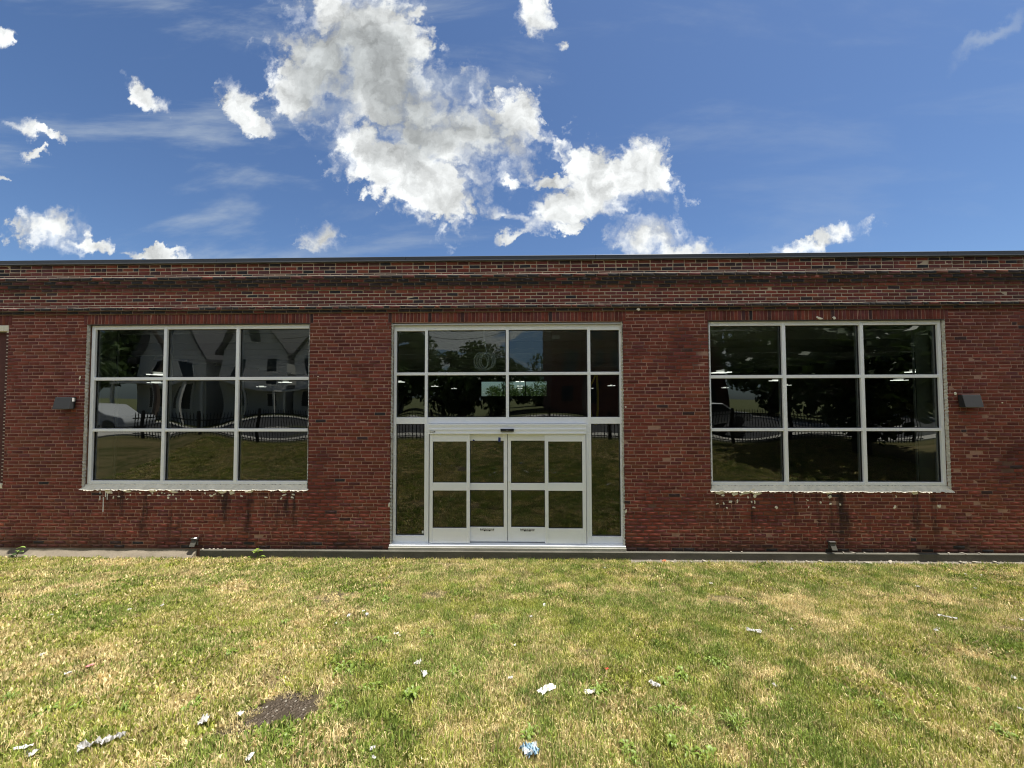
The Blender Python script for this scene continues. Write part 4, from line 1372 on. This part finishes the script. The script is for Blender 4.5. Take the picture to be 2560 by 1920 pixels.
litter(crumple('wrapper', 1, .12, .09, 10, 9, .42, .3), 0.06, -4.96, .5, 1, 'crumpled white and blue printed wrapper at the lower edge of the lawn', wrapper_material(), 'wrapper', None, 'wrapper')
litter(crumple('torn_bag', 2, .085, .25, 8, 18, .7, .48), -2.625, -4.94, -.75, .85, 'long torn strip of white plastic in the lower left lawn', M['paper'], 'plastic strip', None, 'plastic_strip')
litter(crumple('film', 3, .07, .17, 6, 10, .3, .25), 0.201, -4.285, -.75, 1, 'translucent grey plastic scrap right of the lawn centre', M['plastic_film'], 'plastic scrap', None, 'plastic_scrap')
litter(crumple('scrap', 4, .06, .10, 5, 7, .6, .3), 1.065, -4.20, .6, 1, 'white torn scrap beside the broad leafy weed', M['paper'])
litter(crumple('red', 5, .05, .04, 4, 4, .4, .2), 0.732, -3.985, .3, .8, 'bright red scrap in the grass above a pale weed clump', M['red_scrap'], 'scrap', None, 'red_scrap')
litter(crumple('red', 6, .07, .04, 5, 4, .5, .3), -3.718, -4.035, .6, 1.0, 'faded red scrap in the dry grass on the left', simple('faded_red', (.55, .16, .16), .7), 'scrap', None, 'red_scrap')
litter(crumple('film', 7, .05, .08, 5, 7, .4, .3), 0.529, -4.324, 1.3, 1, 'pale beige scrap lying left of a pale weed clump', simple('beige_scrap', (.55, .52, .44), .7))
litter(crumple('scrap', 8, .055, .13, 5, 9, .5, .3), 2.434, -3.212, .9, 1, 'white scrap between the right window and the lawn corner', M['paper'])
litter(crumple('scrap', 9, .045, .16, 5, 9, .5, .3), 4.890, -2.762, .6, 1, 'longest white scrap on the far right lawn', M['paper'])
litter(crumple('scrap', 10, .06, .08, 5, 7, .6, .3), -0.898, -3.938, -.3, 1, 'upper of two white scraps left of the lawn centre', M['paper'])
litter(crumple('scrap', 11, .05, .09, 5, 7, .6, .3), -0.796, -4.112, .4, 1, 'lower of two white scraps left of the lawn centre', M['paper'])
litter(crumple('scrap', 12, .06, .07, 6, 7, .8, .3), -2.146, -4.735, .2, 1, 'crumpled white scrap left of the bare soil patch', M['paper'])
litter(crumple('scrap', 13, .035, .08, 5, 7, .5, .3), -3.061, -4.990, -.9, 1, 'white scrap near the lower left corner', M['paper'])
litter(crumple('scrap', 14, .045, .045, 5, 5, .8, .2), -2.926, -5.048, .2, 1, 'balled white scrap right of the lower left corner', M['paper'])
sm = [crumple('scrap', 30+k_, .06, .07, 4, 5, .6, .3) for k_ in range(5)]
for me in sm: me.materials.append(M['paper'])
for x, y in ((4.485,-3.048),(-0.083,-4.125),(-0.058,-3.559),(0.289,-2.488),(-1.287,-3.318),(2.792,-1.559),(7.077,-0.990),(6.423,-1.687),(3.568,-4.465),(5.629,-2.833),(4.055,-4.031),(-4.708,-2.736),(-5.438,-2.935),(-5.282,-2.966),(-5.955,-2.231),(-4.439,-2.600),(-4.396,-3.829),(-3.776,-4.155),(-1.878,-2.694),(-1.990,-2.866),(-2.038,-3.067),(2.008,-4.191),(1.430,-0.684),(5.665,-1.653),(-0.910,-4.946),(-1.610,-5.037),(-0.874,-5.021),(2.873,-3.135),(0.120,-2.862),(-1.961,-4.641),(-1.24,-3.35),(7.3,-1.0),(4.4,-3.1),(-1.8,-2.8)):
    o = litter(random.choice(sm), x, y, random.uniform(0, 6), random.uniform(.40, .75), 'small white paper scrap lying in the lawn grass', M['paper'], 'scrap', 'small scraps in the lawn')

# each small scrap, weed and stone gets words for where it lies
def place_words(objs, noun, zones, depth):
    bins = {}
    for o in objs:
        x, y = o.location.x, o.location.y
        zn = next(w for lim, w in zones if x < lim)
        dn = next(w for lim, w in depth if y > lim)
        bins.setdefault((zn, dn), []).append(o)
    ordn = ['first', 'second', 'third', 'fourth', 'fifth', 'sixth', 'seventh', 'eighth', 'ninth', 'tenth', 'eleventh', 'twelfth', 'thirteenth', 'fourteenth']
    for (zn, dn), L in bins.items():
        L.sort(key=lambda o: o.location.x)
        for i, o in enumerate(L):
            q = '' if len(L) == 1 else ', %s from the left there' % ordn[i]
            o['label'] = ('%s %s%s%s' % (noun, zn, dn, q)).strip()


ZN = [(-4.1, 'before the pale-house window'), (-2.2, 'before the left brick pier'), (2.0, 'before the doors'), (3.6, 'before the right brick pier'), (99, 'before the tree-mirroring window')]
DN = [(-1.8, ', near the wall'), (-3.4, ', mid-lawn'), (-4.3, ', near lawn'), (-99, ', at the lower edge')]
place_words([o for o in col.objects if o.get('group') == 'small scraps in the lawn'], 'small white scrap', ZN, DN)
place_words([o for o in col.objects if o.get('group') == 'small weeds in the lawn'], 'small weed', ZN, DN)
place_words([o for o in col.objects if o.get('group') == 'flakes on the curb'], 'pale flake on top of the curb', ZN, [(-99, '')])
place_words([o for o in col.objects if o.get('group') == 'flakes below the curb'], 'flat flake at the curb foot', ZN, [(-99, '')])
place_words([o for o in col.objects if o.get('group') == 'strip lights inside the building'], 'white indoor strip light', [(99, '')],
            [(20, 'in the deepest row'), (14, 'in the third row back'), (8, 'in the second row back'), (-99, 'in the row nearest the glass')])

# ------------------------------------------------------------------ across the lawn, mirrored in the glass
GZ = float(ground_z(0, -7.5))
k = MB(); k.box(-60, 60, -10.6, -8.7, GZ-.3, GZ+.05); tag(k.build('sidewalk', M['walk']), kind='structure')
k = MB(); k.box(-60, 60, -18.4, -10.61, GZ-.3, GZ+.012); tag(k.build('road', M['asphalt']), kind='structure')
k = MB(); k.box(-60, 60, -20.4, -18.41, GZ-.3, GZ+.13); tag(k.build('far_sidewalk', M['walk']), kind='structure')


def fence():
    f = empty('picket_fence', (0, -8.05, GZ-.02)); tag(f, 'black metal picket fence mirrored in the glass', 'fence')
    blk = simple('fence_paint', (.012, .012, .013), .45)
    mb = MB(); mb.box(-16, 16, -.018, .018, .16, .20); mb.build('rail', blk, f)
    mb = MB(); mb.box(-16, 16, -.018, .018, 1.0, 1.04); mb.build('rail', blk, f)
    pk = MB(); pk.box(-.011, .011, -.011, .011, .04, 1.16); pk.prism([(-.016, 1.16), (.016, 1.16), (0, 1.24)], -.008, .008)
    first = pk.build('picket', blk, f)
    for k_ in range(266):
        x = -15.9+k_*.12
        if k_ == 0: first.location = (x, 0, 0); continue
        o = first.copy(); col.objects.link(o); o.location = (x, 0, 0)
    p = MB(); p.box(-.035, .035, -.035, .035, -.2, 1.3); p0 = p.build('post', blk, f); p0.location = (-15.6, 0, 0)
    for k_ in range(1, 14):
        o = p0.copy(); col.objects.link(o); o.location = (-15.6+k_*2.4, 0, 0)


fence()


def leaf_cloud(seed, n, rx, ry, rz, clumps, size):
    r = np.random.default_rng(seed)
    V = []; cen = []
    for k_ in range(clumps):
        d = r.normal(0, 1, 3); d /= np.linalg.norm(d); rr = r.random()**.4
        cen.append((d*rr*np.array([rx, ry, rz]), r.uniform(.22, .42)*min(rx, ry, rz)*1.3))
    q = n//clumps
    pts = []
    for c, s in cen:
        d = r.normal(0, 1, (q, 3)); d /= np.linalg.norm(d, axis=1)[:, None]
        pts.append(c+d*s*(r.random((q, 1))**.45))
    P = np.concatenate(pts); m_ = len(P)
    a = r.normal(0, 1, (m_, 3)); a /= np.linalg.norm(a, axis=1)[:, None]
    b_ = np.cross(a, r.normal(0, 1, (m_, 3))); b_ /= np.linalg.norm(b_, axis=1)[:, None]
    s = size*r.uniform(.6, 1.3, (m_, 1))
    V = np.stack([P-a*s, P+b_*s*.6, P+a*s, P-b_*s*.6], 1).reshape(-1, 3)
    F = np.arange(4*m_).reshape(-1, 4)
    return np_mesh('crown', V, F)


M['foliage'] = leaf_material('tree_foliage', (0.030, 0.060, 0.014), (0.075, 0.115, 0.028))
M['bark'] = simple('bark', (.09, .07, .05), .95, nscale=8, namp=.4, bmp=.8)
crownA = leaf_cloud(1, 9000, 3.2, 2.8, 2.4, 40, .16)
crownB = leaf_cloud(2, 7000, 3.0, 3.0, 3.0, 30, .22)
for me in (crownA, crownB): me.materials.append(M['foliage'])


def tree(x, y, z, h, crown, cs, label, group=None):
    t_ = empty('tree', (x, y, z)); tag(t_, label, 'tree', group)
    mb = MB(); mb.tube([(0, 0, -.2), (.06, .03, h*.4), (-.05, .05, h*.75), (.1, 0, h*1.05)], [.24, .19, .15, .06], 9)
    for an in (0.4, 1.7, 2.9, 4.1, 5.3):
        mb.tube([(0, 0, h*.55), (math.cos(an)*h*.2, math.sin(an)*h*.2, h*.8), (math.cos(an)*h*.42, math.sin(an)*h*.42, h*.98)], [.10, .07, .03], 6)
    mb.build('trunk', M['bark'], t_, True)
    c = link('crown', crown, t_); c.location = (0, 0, h*.98); c.scale = cs
    return t_


TL = ['street tree mirrored left of the window centre by the plain lamp', 'street tree mirrored at the centre of the window by the plain lamp', 'street tree mirrored at the outer edge of the window by the plain lamp',
      'tall tree mirrored behind the brick block', 'low tree mirrored in the upper glass left of the coiled cable', 'tree mirrored in the narrow upper pane at the entrance left',
      'tree mirrored furthest left beside the pale houses', 'tree mirrored between the nearest pale house and the entrance', 'low far tree mirrored at the entrance centre']
BACK = [(-1.2, 'tree seen through the rear window, left of the bars'), (1.6, 'tree seen through the rear window, right of the bars')]
for x, lab in BACK: tree(x*1.6, 46, -.14, 2.6, crownA, (.9, .9, .8), lab, 'trees behind the building')
tree(11.8, -6.2, .92, 3.6, crownA, (1.25, 1.0, 1.0), 'dark tree mirrored in the window beside the plain wall lamp')
for k_, (x, y, h, s) in enumerate(((20, -23, 5, 1.5), (26, -21, 5, 1.6), (33, -24, 6, 1.7), (15, -36, 5, 1.3), (-2.5, -34, 3.6, 1.2), (-7, -38, 4, 1.4), (-38, -25, 6, 1.6), (-13.2, -33, 4.5, 1.3), (3, -52, 4, 1.4))):
    tree(x, y, GZ, h, crownB if k_ % 2 else crownA, (s, s, s), TL[k_], 'trees across the street')


def house(x, label, hgt=5.4):
    h = empty('gable_house', (x, -25.5, GZ)); tag(h, label, 'house', 'pale gable houses across the street')
    sid = simple('house_siding', (.52, .52, .49), .8, nscale=1.5, namp=.1)
    dk = simple('house_window', (.02, .022, .025), .15)
    tr_ = simple('house_trim', (.62, .61, .58), .7)
    w = 3.1; top = hgt+4.2
    mb = MB(); mb.prism([(-w, 0), (w, 0), (w, hgt), (0, top), (-w, hgt)], -9, 0); mb.build('wall', sid, h)
    mb = MB()
    mb.v = [(-w-.3, .35, hgt-.3), (0, .35, top+.12), (0, -9.3, top+.12), (-w-.3, -9.3, hgt-.3), (w+.3, .35, hgt-.3), (w+.3, -9.3, hgt-.3),
            (-w-.3, .35, hgt-.12), (0, .35, top+.32), (0, -9.3, top+.32), (-w-.3, -9.3, hgt-.12), (w+.3, .35, hgt-.12), (w+.3, -9.3, hgt-.12)]
    mb.f = [(6, 7, 8, 9), (7, 10, 11, 8), (0, 3, 2, 1), (1, 2, 5, 4), (0, 1, 7, 6), (1, 4, 10, 7), (0, 6, 9, 3), (4, 5, 11, 10)]
    mb.build('roof', simple('shingles', (.08, .08, .085), .9, nscale=6, namp=.3), h)
    for (wx, wz) in ((-1.6, 3.6), (1.6, 3.6), (0, hgt+1.0), (-1.6, 1.0), (1.6, .9)):
        f = MB(); f.box(wx-.6, wx+.6, .0, .06, wz-.1, wz+1.6); fo = f.build('window', tr_, h)
        g = MB(); g.box(wx-.48, wx+.48, .061, .075, wz, wz+1.48); g.build('sash', dk, fo)
    p = MB(); p.box(-w, w, .02, 2.0, 2.65, 2.85); p.build('porch_roof', tr_, h)
    for px in (-w+.15, 0, w-.15):
        q = MB(); q.box(px-.08, px+.08, 1.75, 1.91, 0, 2.65); q.build('porch_post', tr_, h)


house(-30.5, 'pale gable house mirrored furthest from the entrance'); house(-23.2, 'pale gable house mirrored between its two neighbours', 5.8); house(-16.2, 'pale gable house mirrored nearest the entrance', 5.2)
bb = empty('apartment_block', (9.2, -27, GZ)); tag(bb, 'dark red brick block mirrored right of the doors', 'building')
mb = MB(); mb.box(-6.4, 9, -12, 0, 0, 13); mb.build('wall', simple('far_brick', (.13, .05, .038), .9, nscale=4, namp=.2), bb)
for r_i in range(4):
    for c_i in range(6):
        g = MB(); x = -5.4+c_i*2.4; z = 1.2+r_i*3; g.box(x, x+1.1, .001, .05, z, z+1.7); g.build('window', simple('far_window', (.03, .035, .04), .2) if (r_i, c_i) == (0, 0) else bpy.data.materials['far_window'], bb)
# parked car, poles and wires along the street
def car(x, y, label, paint):
    c = empty('parked_car', (x, y, GZ+.012)); tag(c, label, 'car', 'cars parked along the street')
    side = [(-2.2, .35), (2.15, .35), (2.2, .62), (2.05, .85), (1.25, .95), (.55, 1.42), (-1.0, 1.45), (-1.75, .98), (-2.15, .90), (-2.25, .6)]
    mb = MB(); mb.prism(side, -.86, .86); b_ = mb.build('body', paint, c)
    bv = b_.modifiers.new('bevel', 'BEVEL'); bv.width = .07; bv.segments = 3
    gm_ = M['blacks']
    mb = MB(); mb.prism([(1.05, .97), (.5, 1.34), (-.95, 1.36), (-1.5, 1.0)], .865, .872); mb.prism([(1.05, .97), (.5, 1.34), (-.95, 1.36), (-1.5, 1.0)], -.872, -.865); mb.build('side_glass', gm_, c)
    for sx in (-1.35, 1.35):
        for sy in (-.80, .80):
            t_ = MB(); t_.tube([(sx, sy-.1, .33), (sx, sy+.1, .33)], .33, 18); w = t_.build('wheel', gm_, c, False)


car(-23.0, -13.2, 'white car mirrored behind the fence near the white-patched wall lamp', simple('car_white', (.42, .43, .44), .3))
car(9.0, -12.0, 'silver car mirrored behind the fence near the plain wall lamp', simple('car_silver', (.35, .36, .37), .3, .4))
polem = simple('pole_wood', (.10, .075, .055), .9, nscale=10, namp=.3)
for k_, x in enumerate((-26.0, 4.6, 31.0)):
    p = empty('utility_pole', (x, -19.2, GZ)); tag(p, ('wooden utility pole mirrored before the pale houses', 'wooden utility pole mirrored before the brick block', 'wooden utility pole mirrored beyond the dark tree')[k_], 'pole', 'utility poles along the street')
    mb = MB(); mb.tube([(0, 0, -.1), (0, 0, 10.5)], [.16, .10], 8); mb.build('shaft', polem, p)
    mb = MB(); mb.box(-.05, .05, -1.2, 1.2, 9.6, 9.75); mb.build('crossarm', polem, p)
for k_, (dy, z) in enumerate(((-1.0, 9.8), (0, 9.85), (1.0, 9.8), (.1, 7.6), (.15, 6.9))):
    mb = MB()
    for a, b_ in ((-26.0, 4.6), (4.6, 31.0)):
        mb.tube([(a+(b_-a)*s, -19.2+dy, GZ+z-.9*4*s*(1-s)) for s in np.linspace(0, 1, 11)], .012+.01*(k_ > 2), 4)
    tag(mb.build('overhead_wire', M['gasket']), ('high thin wire mirrored, furthest from the far houses', 'high thin wire mirrored on the middle of the pole tops', 'high thin wire mirrored, nearest the far houses', 'thick cable mirrored below the thin wires, upper of two', 'thick cable mirrored below the thin wires, lower of two')[k_], 'wire', 'overhead wires along the street')
